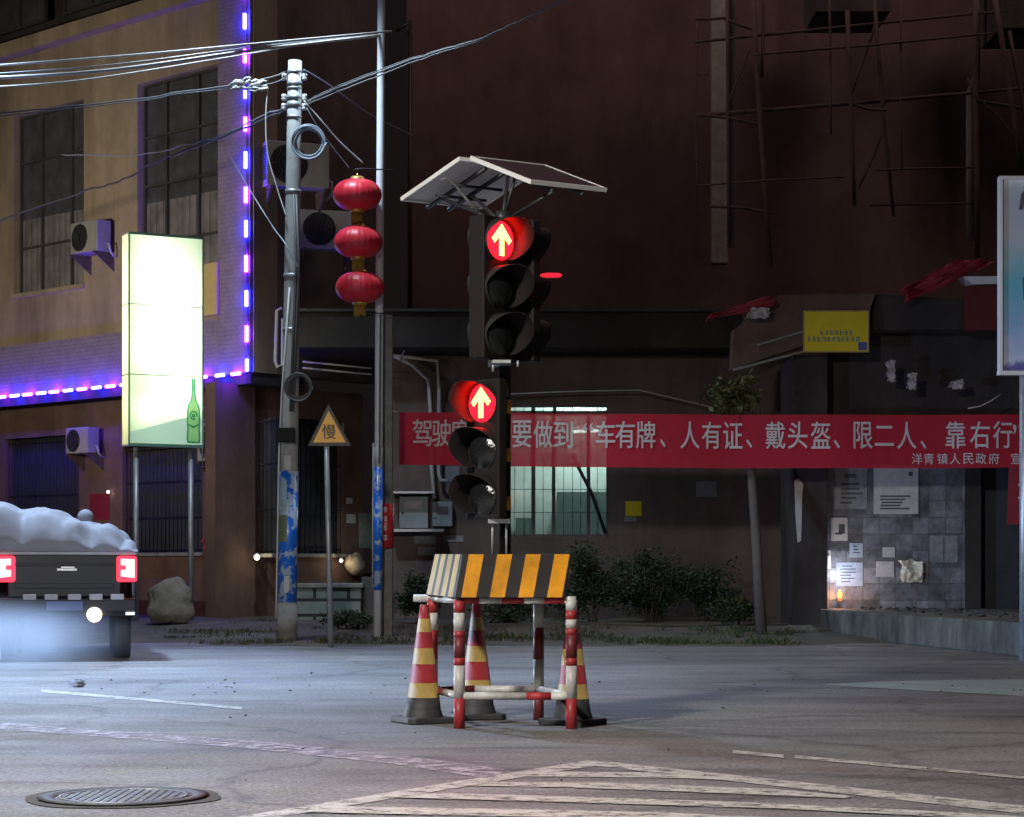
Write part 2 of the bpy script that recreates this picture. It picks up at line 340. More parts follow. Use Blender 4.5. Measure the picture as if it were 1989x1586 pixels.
# ================================================================== the ground
m = MB(); m.add([(-250,-60,-.08),(250,-60,-.08),(250,400,-.08),(-250,400,-.08)], [(0,1,2,3)])
struct(make('ground', m, A['dirt']))
def nz(x, y, z=0): return mnoise.noise(Vector((x, y, z)))
m = MB(); m.add([(-60,-20,0),(60,-20,0),(60,34,0),(-60,34,0)], [(0,1,2,3)])
struct(make('road', m, A['asphalt'], base=(0,0,0)))
def gz(x, y):
    t = max(0, min(1, (y - 30.2) / 7)); e = .17 * t*t*(3 - 2*t)
    return e + (.05 * nz(x*.5, y*.5) + .025 * nz(x*2.1, y*2.1, 3)) * min(1, max(0, (y - 28.6) / 3)) + (-.06 if y < 29 else -.06 * max(0, 1 - (y - 29) / 1.2))
m = MB(); nx, ny = 150, 70
for j in range(ny + 1):
    for i in range(nx + 1):
        x = -22 + 44 * i / nx; y = 27.8 + 24 * (j / ny) ** 1.5; m.v.append(Vector((x, y, gz(x, y))))
for j in range(ny):
    for i in range(nx): m.f.append([j*(nx+1)+i, j*(nx+1)+i+1, (j+1)*(nx+1)+i+1, (j+1)*(nx+1)+i]); m.m.append(0); m.s.append(True)
struct(make('verge', m, A['dirt'], base=(0,0,0), recalc=False))
def flat(name, polys, mat, z=.004):
    m = MB()
    for k, p in enumerate(polys): m.add([G(x, y, 0) + Vector((0, 0, z + .0008*k)) for x, y in p], [list(range(len(p)))])
    return struct(make(name, m, mat, recalc=False))
def line(x0, y0, x1, y1, w):
    return [(x0, y0 - w/2), (x1, y1 - w/2), (x1, y1 + w/2), (x0, y0 + w/2)]
flat('hatched_road_marking', [
    [(300, 1614), (1100, 1484), (1139, 1478), (1160, 1488), (1082, 1499), (360, 1618)],
    [(1139, 1478), (1175, 1480), (1989, 1566), (2200, 1590), (2200, 1606), (1989, 1582), (1170, 1490), (1150, 1488)],
    [(1006, 1501), (1080, 1500), (1300, 1502), (1420, 1512), (1480, 1519), (1300, 1512), (1000, 1509)],
    [(905, 1519), (1000, 1521), (1180, 1522), (1500, 1534), (1660, 1548), (1640, 1552), (1300, 1538), (1100, 1531), (880, 1527)],
    [(760, 1541), (1000, 1546), (1390, 1558), (1760, 1575), (1989, 1588), (1980, 1596), (1500, 1572), (1100, 1560), (740, 1550)],
    [(620, 1568), (1000, 1574), (1300, 1581), (1700, 1600), (1690, 1610), (1200, 1592), (590, 1580)]], A['white_marking'])
A['faded_marking'] = worn_paint('faded_led_tint_marking', (.52, .48, .54), .53)  # worn white paint, with the purple LED reflection tinted into its colour
flat('edge_road_marking', [[(-60, 1398), (180, 1418), (500, 1440), (760, 1466), (960, 1492), (1000, 1500), (940, 1512), (760, 1484), (480, 1454), (180, 1430), (-60, 1412)]], A['faded_marking'])
flat('lane_road_marking', [line(80, 1342, 470, 1376, 5), line(1424, 1461, 1522, 1470, 6), line(1544, 1471, 1800, 1494, 6), line(1810, 1495, 2050, 1518, 5)], A['white_marking'])
A['pale_slab'] = M('pale_concrete_slab', (.34, .40, .37), .8, var=.35, scale=3, bump=.3)
flat('concrete_strip', [[(1590, 1330), (1700, 1324), (1850, 1321), (2150, 1318), (2150, 1362), (1930, 1349), (1760, 1340)]], A['pale_slab'])
A['collar'] = M('manhole_collar_concrete', (.10, .097, .092), .9, var=.6, scale=5, bump=.5)
m = MB()
def irr(c, r0, r1, n=40, seed=0):
    inn = []; out = []
    for i in range(n):
        a = 2*math.pi*i/n; k = 1.03 + .10*nz(math.cos(a)*1.9 + seed, math.sin(a)*1.9)
        inn.append(Vector((c.x + r0*math.cos(a), c.y + r0*math.sin(a), .005))); out.append(Vector((c.x + r1*k*math.cos(a), c.y + r1*k*math.sin(a), .005)))
    return inn, out
MC = G(240, 1549); inn, out = irr(MC, .432, .475, 40, 2)
m.add(inn + out, [(i, (i+1) % 40, 40 + (i+1) % 40, 40 + i) for i in range(40)])
struct(make('manhole_collar', m, A['collar'], recalc=False))
t = thing('manhole_cover', 'round patterned iron manhole cover set in the road at the lower left', 'manhole cover', MC)
A['iron'] = M('worn_cast_iron', (.26, .26, .25), .45, metal=.5, var=.5, scale=14, bump=.2)
m = MB(); m.lathe([(.34, .004), (.42, .008), (.43, .012), (.385, .016), (.36, .016), (.345, .006)], MC, 48); make('frame_ring', m, M('dark_iron_ring', (.09, .088, .085), .6, metal=.2, var=.5, scale=10, bump=.4), t)
m = MB(); m.lathe([(0, .008), (.335, .008), (.34, .002)], MC, 48)
for i in range(-7, 8):
    for j in range(-7, 8):
        x, y = i*.042, j*.042
        if x*x + y*y < .3**2: m.box((MC.x + x - .013, MC.y + y - .013, .008), (MC.x + x + .013, MC.y + y + .013, .0135))
m.lathe([(.308, .008), (.308, .014), (.326, .014), (.326, .008)], MC, 48); make('lid', m, A['iron'], t)

# ================================================================== wall helpers
class Frame:
    def __init__(s, c, d, n): s.c = Vector((c[0], c[1], 0)); s.d = Vector((d[0], d[1], 0)).normalized(); s.n = Vector((n[0], n[1], 0)).normalized()
    def T(s, v): return s.c + s.d * v.x + s.n * v.y + Vector((0, 0, v.z))
    def pt(s, u, o, z): return s.T(Vector((u, o, z)))
    def hit(s, px, py, o=0):
        r = Vector(((px - CX) / F, 1, (HZ - py) / F)); c = s.c + s.n * o
        Y = c.dot(s.n) / r.dot(s.n); w = r * Y
        return (w - c).dot(s.d), w.z + CZ
    def box(s, mb, u0, u1, o0, o1, z0, z1, m=0): mb.box((u0, o0, z0), (u1, o1, z1), m, s.T)
def wall(mb, fr, u0, u1, z0, z1, holes, o=0, th=.25, m=0):
    us = sorted({u0, u1} | {min(max(h[k], u0), u1) for h in holes for k in (0, 1)}); zs = sorted({z0, z1} | {min(max(h[k], z0), z1) for h in holes for k in (2, 3)})
    for a, b in zip(us, us[1:]):
        for c, d in zip(zs, zs[1:]):
            cu, cz = (a+b)/2, (c+d)/2
            if any(h[0] < cu < h[1] and h[2] < cz < h[3] for h in holes): continue
            mb.add([fr.pt(a,o,c), fr.pt(b,o,c), fr.pt(b,o,d), fr.pt(a,o,d)], [(0,1,2,3)], m)
    for (a, b, c, d) in holes:
        a, b = max(a, u0), min(b, u1); c, d = max(c, z0), min(d, z1); e = o - th
        for q in ([(a,o,c),(a,e,c),(a,e,d),(a,o,d)], [(b,o,c),(b,e,c),(b,e,d),(b,o,d)], [(a,o,c),(b,o,c),(b,e,c),(a,e,c)], [(a,o,d),(b,o,d),(b,e,d),(a,e,d)]):
            mb.add([fr.pt(*w) for w in q], [(0,1,2,3)], m)
    # ends and back so that the wall has thickness
    e = o - th - .02
    for q in ([(u0,o,z0),(u0,e,z0),(u0,e,z1),(u0,o,z1)], [(u1,o,z0),(u1,e,z0),(u1,e,z1),(u1,o,z1)], [(u0,o,z0),(u1,o,z0),(u1,e,z0),(u0,e,z0)], [(u0,o,z1),(u1,o,z1),(u1,e,z1),(u0,e,z1)]):
        mb.add([fr.pt(*w) for w in q], [(0,1,2,3)], m)

# ================================================================== shop building on the left
FL = Frame((-5.05, 40), (-1.074, 1), (-1, -1.074))
FR = Frame((-5.05, 40), (1, 1.074), (1.074, -1))
shop = thing('shop_building', 'beige three storey corner building with dark tall windows and a lit purple corner', 'building', (-5.05, 40, .1))
def hole(fr, x0, y0, x1, y1, yb, o=0):      # left px + its top y, right px + bottom y at x1
    a, z1 = fr.hit(x0, y0, o); b, _ = fr.hit(x1, y1, o); z0 = fr.hit(x0, yb, o)[1]
    return (min(a, b), max(a, b), z0, z1)
w1 = hole(FL, 27, 227, 163, 195, 572); w2 = hole(FL, 267, 164, 427, 118, 560)
zb = FL.hit(490, 722)[1]; ztop = 19.0
up = FL.hit(20, 100); zled = FL.hit(0, 96)[1]
loggia = (FL.hit(430, 0)[0] + .0, 13.0, zled, ztop - 1.2)
U1 = FL.hit(427, 500)[0]
m = MB(); wall(m, FL, U1, 13, zb, ztop, [w1, w2, (max(U1 + .2, loggia[0]), 12.6, zled, 17)], 0, .28)
wl = make('upper_wall', m, A['beige'], shop, recalc=False)
ztile = FL.hit(230, 645)[1]
m = MB(); FL.box(m, U1 + .004, 12.9, .001, .022, zb + .03, ztile); make('tile_band', m, A['brick_tile'], shop)
m = MB(); FL.box(m, 0, U1, -.3, .05, zb, ztop); make('corner_pilaster', m, A['brick_tile'], shop)
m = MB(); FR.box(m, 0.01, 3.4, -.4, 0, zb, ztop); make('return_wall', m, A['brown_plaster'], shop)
m = MB(); FR.box(m, 0.02, .62, .0, .03, zb, ztop); make('corner_strip', m, A['beige'], shop)
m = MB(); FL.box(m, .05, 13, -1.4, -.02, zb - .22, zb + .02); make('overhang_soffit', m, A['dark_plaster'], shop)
def window(h, vs, hs, name='window', fr=FL, fw=.05, curt=True):
    a, b, c, d = h; o = -.2
    f = MB(); fr.box(f, a, b, o - .04, o + .05, c, c + fw); fr.box(f, a, b, o - .04, o + .05, d - fw, d); fr.box(f, a, a + fw, o - .04, o + .05, c + fw, d - fw); fr.box(f, b - fw, b, o - .04, o + .05, c + fw, d - fw)
    for v in vs: u = a + (b - a)*v; fr.box(f, u - fw*.7, u + fw*.7, o - .03, o + .045, c + fw, d - fw)
    for v in hs: z = c + (d - c)*v; fr.box(f, a + fw, b - fw, o - .02, o + .04, z - fw*.5, z + fw*.5)
    w = make(name, f, A['window_frame'], shop)
    g = MB(); fr.box(g, a, b, o - .03, o - .02, c, d); make('pane', g, A['pane'], w)
    if curt:
        q = MB(); n = 60
        for i in range(n):
            ua, ub = a + (b-a)*i/n, a + (b-a)*(i+1)/n
            oa = o - .016 + .0
            q.add([fr.pt(ua, o - .015 + .006*math.sin(i*1.3), c + .02), fr.pt(ub, o - .015 + .006*math.sin((i+1)*1.3), c + .02), fr.pt(ub, o - .015 + .006*math.sin((i+1)*1.3), c + (d-c)*.42), fr.pt(ua, o - .015 + .006*math.sin(i*1.3), c + (d-c)*.42)], [(0,1,2,3)])
        make('curtain', q, A['curtain'], w)
    return w
window(w1, (.26, .68), (.26, .74)); window(w2, (.33, .72), (.22, .5, .74))
m = MB(); FL.box(m, w2[0], w2[1], -.01, .06, w2[2] - .1, w2[2]); make('sill', m, A['beige'], shop)
m = MB(); FL.box(m, w1[0] - .05, w1[1] + .05, -.01, .06, w1[2] - .1, w1[2]); make('sill', m, A['beige'], shop)
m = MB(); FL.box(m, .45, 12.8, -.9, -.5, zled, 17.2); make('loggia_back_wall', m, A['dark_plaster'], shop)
for k in range(4):
    a = .9 + k*2.7; window((a + .9, a + 2.9, zled + .4, 16.6), (.5,), (.5,), curt=False)
m = MB(); FL.box(m, U1, 12.9, -.02, .28, zled - .3, zled); make('ledge', m, A['beige'], shop)
# ground floor, set back under the overhang
OG = -.5; zg = .05
def gh(x0, x1, yt, yb, fr=FL):
    a = fr.hit(x0, yt, OG); b = fr.hit(x1, yt, OG); return (min(a[0], b[0]), max(a[0], b[0]), fr.hit((x0+x1)/2, yb, OG)[1], a[1])
g1 = gh(10, 153, 853, 1180); g2 = gh(238, 393, 868, 1073); g3 = gh(481, 530, 812, 1075)
g4 = gh(578, 668, 812, 1075, FR)
m = MB(); wall(m, FL, .5, 13, zg, zb - .2, [g1, g2, g3], OG, .3); make('ground_floor_wall', m, A['red_brown_plaster'], shop, recalc=False)
m = MB(); wall(m, FR, -.5, 3.4, zg, zb - .2, [g4], OG, .3); make('ground_floor_return_wall', m, A['red_brown_plaster'], shop, recalc=False)
m = MB(); FL.box(m, .45, 13, OG, OG + .035, .0, FL.hit(420, 1168, OG)[1]); make('plinth', m, A['dark_red_tile'], shop)
for h, fr in ((g1, FL), (g2, FL), (g3, FL), (g4, FR)):
    m = MB(); fr.box(m, h[0], h[1], OG - .28, OG - .22, h[2], h[3]); s_ = make('shutter', m, A['opening'], shop)
    m = MB(); n = max(4, int((h[1]-h[0])/.13))
    for i in range(n + 1):
        u = h[0] + (h[1]-h[0])*i/n; m.tube([fr.pt(u, OG - .1, h[2]), fr.pt(u, OG - .1, h[3])], .011, 6)
    for z in (.03, .33, .66, .97):
        zz = h[2] + (h[3]-h[2])*z; fr.box(m, h[0], h[1], OG - .11, OG - .09, zz - .012, zz + .012)
    make('grille', m, A['grille'], s_)
    m = MB(); fr.box(m, h[0] - .06, h[1] + .06, OG - .02, OG + .07, h[2] - .07, h[2]); make('sill', m, A['concrete'], shop)
yp = FL.hit(390, 512); ypb = FL.hit(430, 611)
m = MB(); FL.box(m, FL.hit(430, 560)[0], FL.hit(375, 560)[0], .07, .12, ypb[1], FL.hit(430, 510)[1]); make('yellow_panel', m, M('pale_yellow_board', (.7, .56, .22), .6, var=.15), shop)
pat = MB()
pts = [FL.hit(x, y, OG) for x, y in ((443, 948), (476, 945), (478, 990), (470, 985), (455, 962))]
pat.prism([FL.pt(u, OG + .002, z) for u, z in pts], FL.n * .004); make('plaster_patch', pat, A['paper'], shop)

# led rope lights
def led_string(name, label, cols, segs, rope):
    c = segs[0]; t = thing(name, label, 'light string', c[0])
    m = MB(); m.tube(rope, .012, 6); make('rope', m, A['led_rope'], t)
    for (a, b), k in zip(segs, cols):
        m = MB(); m.tube([a, b], .034, 8); make('light_tube', m, A['led_blue'] if k == 'b' else A['led_pink'], t)
off = .12
ul = .012
def vz(y): return FL.hit(488, y, off)[1]
vs_, vc = [], []
for y, k, h in ((-30, 'p', 30), (37, 'b', 30), (105, 'p', 26), (180, 'b', 15), (238, 'p', 27), (308, 'b', 32), (376, 'p', 30), (442, 'b', 32), (510, 'p', 32), (578, 'b', 31), (647, 'p', 31), (708, 'b', 24)):
    u = ul + .07 * (715 - y) / 715 ; vs_.append((FL.pt(u, off, vz(y + h/2)), FL.pt(u, off, vz(y - h/2)))); vc.append(k)
led_string('vertical_light_string', 'vertical blue and pink light tubes running up the building corner', vc, vs_, [FL.pt(.01, off - .03, vz(722)), FL.pt(.1, off - .03, vz(-40))])
hs_, hc = [], []
zl = FL.hit(472, 724, off)[1]
for x, k in ((458, 'p'), (427, 'b'), (393, 'p'), (362, 'b'), (330, 'p'), (300, 'b'), (270, 'p'), (242, 'b'), (214, 'p'), (187, 'b'), (159, 'p'), (132, 'b'), (105, 'p'), (80, 'b'), (53, 'p'), (28, 'b'), (2, 'p'), (-22, 'b')):
    u0 = FL.hit(x + 8, 740, off)[0]; u1 = FL.hit(x - 8, 740, off)[0]; hs_.append((FL.pt(u0, off, zl), FL.pt(u1, off, zl))); hc.append(k)
led_string('horizontal_light_string', 'row of blue and pink light tubes along the first floor edge', hc, hs_, [FL.pt(.1, off - .03, zl), FL.pt(10, off - .03, zl)])

# ------------------------------------------------------------------ air conditioners (built at the origin facing -Y, then placed)
def ac_unit():
    t = thing('air_conditioner', '', 'air conditioner', (0,0,0), 'outdoor air conditioner units')
    m = MB(); m.box((-.42, -.16, .04), (.42, .16, .62)); make('casing', m, A['ac_white'], t, .015)
    m = MB(); m.lathe([(.0, -.163), (.225, -.163), (.245, -.17), (.255, -.163), (.255, -.155)], n=32, T=lambda v: Vector((v.x - .13, v.z, v.y + .33))); make('fan_opening', m, A['ac_dark'], t)
    m = MB()
    for r in (.06, .11, .16, .21): m.lathe([(r, -.172), (r + .008, -.177), (r + .016, -.172)], n=32, T=lambda v: Vector((v.x - .13, v.z, v.y + .33)))
    for k in range(6):
        a = k*math.pi/3; m.tube([(-.13, -.176, .33), (-.13 + .235*math.cos(a), -.174, .33 + .235*math.sin(a))], .005, 5)
    make('fan_guard', m, A['grille'], t)
    m = MB()
    for k in range(14): m.box((-.428, -.12, .12 + k*.032), (-.419, .12, .136 + k*.032))
    make('side_grille', m, A['ac_dark'], t)
    for x in (-.36, .36):
        m = MB(); m.box((x - .02, -.2, 0), (x + .02, .3, .035)); m.prism([(x - .015, .28, -.005), (x - .015, .3, -.3), (x - .015, .3, -.33), (x - .015, -.15, -.005)], (.03, 0, 0))
        make('bracket', m, A['rust'], t)
    m = MB(); m.tube([(.42, .05, .2), (.5, .05, .17), (.52, .08, .02), (.47, .2, -.05), (.45, .3, -.03)], .02, 7); make('hose', m, A['pipe_white'], t)
    return t
acL = math.atan2(FL.n.x, -FL.n.y); acR = math.atan2(FR.n.x, -FR.n.y)
def on(fr, px, py, o): u, z = fr.hit(px, py, o); return fr.pt(u, o, z)
ac0 = ac_unit(); ac0.scale = (1.12,)*3; ac0.location = on(FL, 176, 496, .3); ac0.rotation_euler.z = acL * .0 - .52
ac0['label'] = 'white air conditioner on the beige wall just left of the lit sign'; ac0.rotation_euler.z = -.75
p_ = on(FR, 574, 372, .42); dup(ac0, p_, .38, 'upper grey air conditioner behind the concrete pole beside the cable coil').scale = (1.5, 1.3, 1.5)
p_ = on(FR, 632, 490, .38); dup(ac0, p_, .30, 'air conditioner beside the middle red lantern, lower of the two behind the pole').scale = (1.3,)*3
p_ = on(FL, 160, 884, OG + .3); dup(ac0, p_, -.75, 'dim air conditioner above the truck, under the purple light row').scale = (.95,)*3
p_ = on(FL, 420, 900, OG + .3); dup(ac0, p_, -.6, 'caged air conditioner behind the lit sign\'s lower right edge').scale = (.9, .9, 1.3)
t = thing('window_cage', 'small rusty iron cage on the wall right of the lit sign', 'iron cage', on(FL, 425, 900, OG + .75))
m = MB(); uc, zc = FL.hit(425, 905, OG + .55); zt = FL.hit(425, 790, OG + .55)[1]
for i in range(6):
    u = uc - .42 + .168*i; m.tube([FL.pt(u, OG + .62, zc), FL.pt(u, OG + .62, zt)], .012, 5)
for i in range(6):
    z = zc + (zt - zc)*i/5; m.tube([FL.pt(uc - .42, OG + .02, z), FL.pt(uc - .42, OG + .62, z), FL.pt(uc + .42, OG + .62, z), FL.pt(uc + .42, OG + .02, z)], .012, 5)
make('bars', m, A['steel'], t)
m = MB(); FL.box(m, uc - .45, uc + .45, OG + .01, OG + .64, zt + .01, zt + .04); make('cover_plate', m, A['rust'], t)
m = MB(); a = FL.hit(213, 958, OG); b = FL.hit(175, 1010, OG); FL.box(m, a[0], b[0], OG + .003, OG + .02, b[1], a[1]); tag(make('red_notice', m, A['red_sheet']), 'dull red notice on the wall pier above the truck', 'notice')
# white pipe at the building corner
m = MB(); Yp = 38.9
m.tube([P(548, 598, Yp), P(538, 603, Yp), P(535, 700, Yp), P(538, 712, Yp), P(549, 708, Yp), P(550, 618, Yp)], .035, 8)
tag(make('white_pipe', m, A['pipe_white']), 'looped white plastic pipe on the building corner left of the concrete pole', 'pipe')

# ================================================================== middle house with the lit window
house = thing('roadside_house', 'low dark house behind the red banner with one lit green window', 'house', P(1100, 1215, 40))
FH = Frame((0, 40), (1, 0), (0, -1))
def hx(px, Y=40): return (px - CX) / F * Y
def hz(py, Y=40): return CZ + (HZ - py) / F * Y
win = (hx(985), hx(1182), hz(1042), hz(786)); z1 = hz(690)
m = MB(); wall(m, FH, hx(728), hx(1612), 0, z1, [win], 0, .25); make('front_wall', m, A['brown_plaster'], house, recalc=False)
m = MB(); m.box((hx(572, 38.8), 38.8, z1 + .02), (hx(1442, 38.8), 44.2, hz(606, 38.8))); make('roof_slab', m, A['dark_plaster'], house, .03)
m = MB(); m.box((hx(560, 38.7), 38.68, hz(606, 38.8) + .003), (hx(1446, 38.7), 44.3, hz(600, 38.8))); make('roof_coping', m, A['dark_concrete'], house)
for yy, o in ((702, 0), (714, .0)):
    m = MB(); m.tube([P(588, yy, 39.6), P(650, yy + 6, 39.5), P(722, yy + 13, 39.4)], .02, 6); make('wall_cable', m, A['pipe_white'], house)
f = MB(); fw = .05
def hb(mb, x0, x1, y0, y1, o0=-.14, o1=-.06): FH.box(mb, hx(x0), hx(x1), o0, o1, hz(y1), hz(y0))
hb(f, 985, 1182, 786, 790); hb(f, 985, 1182, 1037, 1042); hb(f, 985, 989, 790, 1037); hb(f, 1178, 1182, 790, 1037)
hb(f, 1032, 1040, 790, 1037); hb(f, 1072, 1079, 800, 1037); hb(f, 1140, 1147, 800, 1037); hb(f, 989, 1178, 797, 806); hb(f, 1074, 1081, 789, 800)
wf = make('window', f, A['window_frame'], house)
g = MB(); hb(g, 985, 1182, 786, 1042, -.1, -.095); make('pane', g, A['thin_glass'], wf)
g = MB()
for x in (1000, 1018, 1055, 1095, 1112, 1128, 1160): g.tube([FH.pt(hx(x), .03, hz(1040)), FH.pt(hx(x), .03, hz(790))], .006, 5)
for y in (860, 905, 950, 995): g.tube([FH.pt(hx(985), .035, hz(y)), FH.pt(hx(1182), .035, hz(y))], .006, 5)
make('window_bars', g, A['grille'], wf)
g = MB(); g.tube([FH.pt(hx(1112), .06, hz(885)), FH.pt(hx(1150), .05, hz(960)), FH.pt(hx(1176), .05, hz(1036))], .035, 7); make('leaning_rod', g, A['grille'], house)
r = MB()
RY = 42.6
x0, x1 = hx(960, 40), hx(1210, 40); z0_, z1_ = hz(1060), hz(770)
r.box((x0, RY, z0_), (x1, RY + .05, z1_)); r.box((x0 - .05, 40.27, z0_), (x0, RY + .05, z1_)); r.box((x1, 40.27, z0_), (x1 + .05, RY + .05, z1_))
r.box((x0, 40.27, z0_ - .05), (x1, RY, z0_)); r.box((x0, 40.27, z1_), (x1, RY, z1_ + .05)); make('room', r, A['room_wall'], house)
r = MB(); r.box((hx(1082, 42), 42, z0_), (hx(1185, 42), 42.5, hz(955, 42))); r.box((hx(1002, 42), 42.2, z0_), (hx(1035, 42), 42.5, hz(1005, 42))); make('cupboard', r, A['room_panel'], house)
r = MB(); lamp('POINT', 'room_light', (hx(1120, 41.6), 41.6, hz(800, 41.6)), 150, (.80, 1, .95), radius=.15)  # unseen point lamp added to brighten the room beyond its tube
r.tube([(hx(1110, 42.5), 42.5, hz(838, 42.5)), (hx(1163, 42.5), 42.5, hz(836, 42.5))], .028, 8); make('tube_lamp', r, A['tube_light'], house)
# taller buildings behind
tall = thing('tall_building', 'tall plain dark brown building rising behind the solar traffic light', 'building', P(1300, 1200, 52))
m = MB(); m.box((hx(790, 52), 52, 0), (hx(2600, 52), 58, 21)); make('wall', m, A['maroon_plaster'], tall)
m = MB(); m.tube([P(797, 700, 51.8), P(797, 40, 51.8)], .05, 6); m.tube([P(797, 42, 51.8), P(770, 60, 51.8)], .04, 6); make('drain_pipe', m, A['dark_metal'], tall)
m = MB(); m.box((hx(1380, 50), 49.7, hz(515, 50)), (hx(1412, 50), 50.05, hz(-60, 50))); make('column', m, A['concrete'], tall, .03)
m = MB(); m.box((hx(1417, 50), 49.9, hz(480, 50)), (hx(1428, 50), 50.05, hz(-60, 50))); make('column', m, A['dark_concrete'], tall)
m = MB(); m.tube([P(1884, 466, 50), P(1884, 180, 50), P(1896, 150, 50), P(1897, -50, 50)], .1, 8); make('rain_pipe', m, A['concrete'], tall)
m = MB(); m.box((hx(1580, 49), 48.6, hz(30, 49)), (hx(1724, 49), 50.6, hz(-80, 49))); make('balcony', m, A['dark_plaster'], tall)
m = MB(); m.box((hx(1936, 49), 48.6, hz(62, 49)), (hx(2200, 49), 50.6, hz(-80, 49))); make('balcony', m, A['dark_plaster'], tall)
# scaffold
scf = thing('bamboo_scaffold', 'dark bamboo scaffold of crossing poles against the tall building at the upper right', 'scaffold', P(1500, 520, 47.5))
def pole(pts, w, Y=47.5):
    Y += random.uniform(-.35, .35); r = w / 2 / F * Y
    a, b = Vector(P(*pts[0], Y)), Vector(P(*pts[1], Y)); mid = (a + b)/2 + Vector((random.uniform(-.03,.03), 0, random.uniform(-.05,.05)))
    m = MB(); m.tube([a, (a+mid)/2, mid, (mid+b)/2, b], [r*1.1, r*1.05, r, r*.95, r*.85], 7); make('scaffold_pole', m, A['bamboo'], scf)
for a, b, w in (((1460,-40),(1497,520),10), ((1412,-30),(1415,480),6), ((1646,20),(1660,400),9), ((1697,-20),(1736,420),8), ((1482,-30),(1480,150),7), ((1611,-20),(1614,260),5),
                ((1894,-40),(1899,500),12), ((1930,-20),(1985,330),11), ((1750,-20),(1752,330),4), ((1354,20),(1354,420),3), ((1350,81),(1945,21),6), ((1468,105),(1925,64),5),
                ((1352,224),(2000,170),8), ((1350,36),(1410,34),6), ((1405,34),(1466,58),6), ((1360,222),(1484,244),6), ((1378,400),(1500,413),6), ((1355,360),(1640,343),4),
                ((1650,200),(1722,214),6), ((1690,398),(1890,395),5), ((1410,214),(1456,98),4), ((1650,190),(1703,40),6), ((1725,230),(1668,365),5), ((1890,195),(1985,210),7),
                ((1900,190),(1985,280),5), ((1700,330),(1890,325),4), ((1352,142),(1375,144),3), ((1880,152),(1900,200),5), ((1960,60),(2010,300),8), ((1352,312),(1372,318),3)): pole((a, b), w)

# ================================================================== right house with the tiled front
rh = thing('tiled_house', 'low dark house at the right with poster covered tiles and sloping eave', 'house', P(1760, 1240, 36))
YR = 36.0
def rx(px, Y=YR): return (px - CX) / F * Y
def rz(py, Y=YR): return CZ + (HZ - py) / F * Y
m = MB(); m.box((rx(1606), YR, 0), (rx(1874), YR + .3, rz(880))); make('tiled_wall', m, A['tile_wall'], rh)
m = MB(); m.box((rx(1541, 35.5), 35.5, 0), (rx(1608, 35.5), 37.2, rz(690, 35.5))); make('pillar', m, A['dark_plaster'], rh, .02)
m = MB(); m.box((rx(1874), YR - .02, 0), (rx(1905), YR + .4, rz(880))); m.box((rx(1985), YR - .02, 0), (rx(2300), YR + .4, rz(880))); make('wall', m, A['dark_plaster'], rh)
m = MB(); m.box((rx(1905), YR + .3, .3), (rx(1985), YR + .4, rz(880))); make('door', m, A['opening'], rh)
m = MB(); m.box((rx(1905), YR - .0, rz(880)), (rx(2300), YR + .4, rz(600))); m.box((rx(1608), YR - .0, rz(880) + .002), (rx(1905), YR + .4, rz(600))); make('upper_wall', m, A['dark_plaster'], rh)
m = MB(); m.prism([P(1422, 716, 35.2), P(1690, 628, 35.2), P(1690, 600, 35.2), P(1700, 570, 35.2), P(1512, 572, 35.2), P(1425, 640, 35.2)], (0, .5, 0)); make('eave', m, A['red_brown_plaster'], rh)
m = MB(); m.prism([P(1470, 668, 35.19), P(1560, 642, 35.19), P(1560, 646, 35.19), P(1470, 672, 35.19)], (0, -.03, 0)); m.prism([P(1422, 716, 35.19), P(1562, 680, 35.19), P(1562, 684, 35.19), P(1424, 721, 35.19)], (0, -.03, 0)); make('eave_trim', m, A['concrete'], rh)
m = MB(); m.prism([P(1700, 570, 35.4), P(1990, 590, 35.4), P(2200, 600, 35.4), P(2200, 640, 35.4), P(1690, 640, 35.4)], (0, .5, 0)); make('eave_end', m, A['dark_plaster'], rh)
# platform
plat = MB(); pts = [(1608, 1190, .40), (2150, 1196, .44)]
a = Vector((rx(1608, 34.6), 34.6, 0)); b = Vector((rx(1992, 26.6), 26.6, 0)); b = a + (b - a)*1.4
plat.prism([a, b, Vector((b.x + 6, b.y + 3, 0)), Vector((a.x + 8, 35.98, 0)), Vector((a.x, 35.98, 0))], (0, 0, .44))
tag(make('concrete_platform', plat, M('weathered_platform', (.21, .20, .165), .9, var=.6, scale=2.2, stain=.6, stscale=1.5, bump=.5, bscale=20), bevel=.02), 'low worn concrete platform in front of the tiled house', 'platform')
deb = MB()
for k in range(160):
    t_ = random.random(); c = a.lerp(b, t_) + Vector((random.uniform(.35, 1.6), random.uniform(.3, 1.1), .45)); s_ = random.uniform(.02, .06)
    q = [c + Vector((random.uniform(-1,1), random.uniform(-1,1), random.uniform(-.3,1)))*s_ for _ in range(6)]
    deb.add(q, [(0,1,2),(0,2,3),(0,3,4),(0,4,1),(5,2,1),(5,3,2),(5,4,3),(5,1,4)])
struct(tag(make('rubble', deb, A['dark_concrete']), 'dark rubble strewn along the concrete platform', 'rubble'), 'stuff')
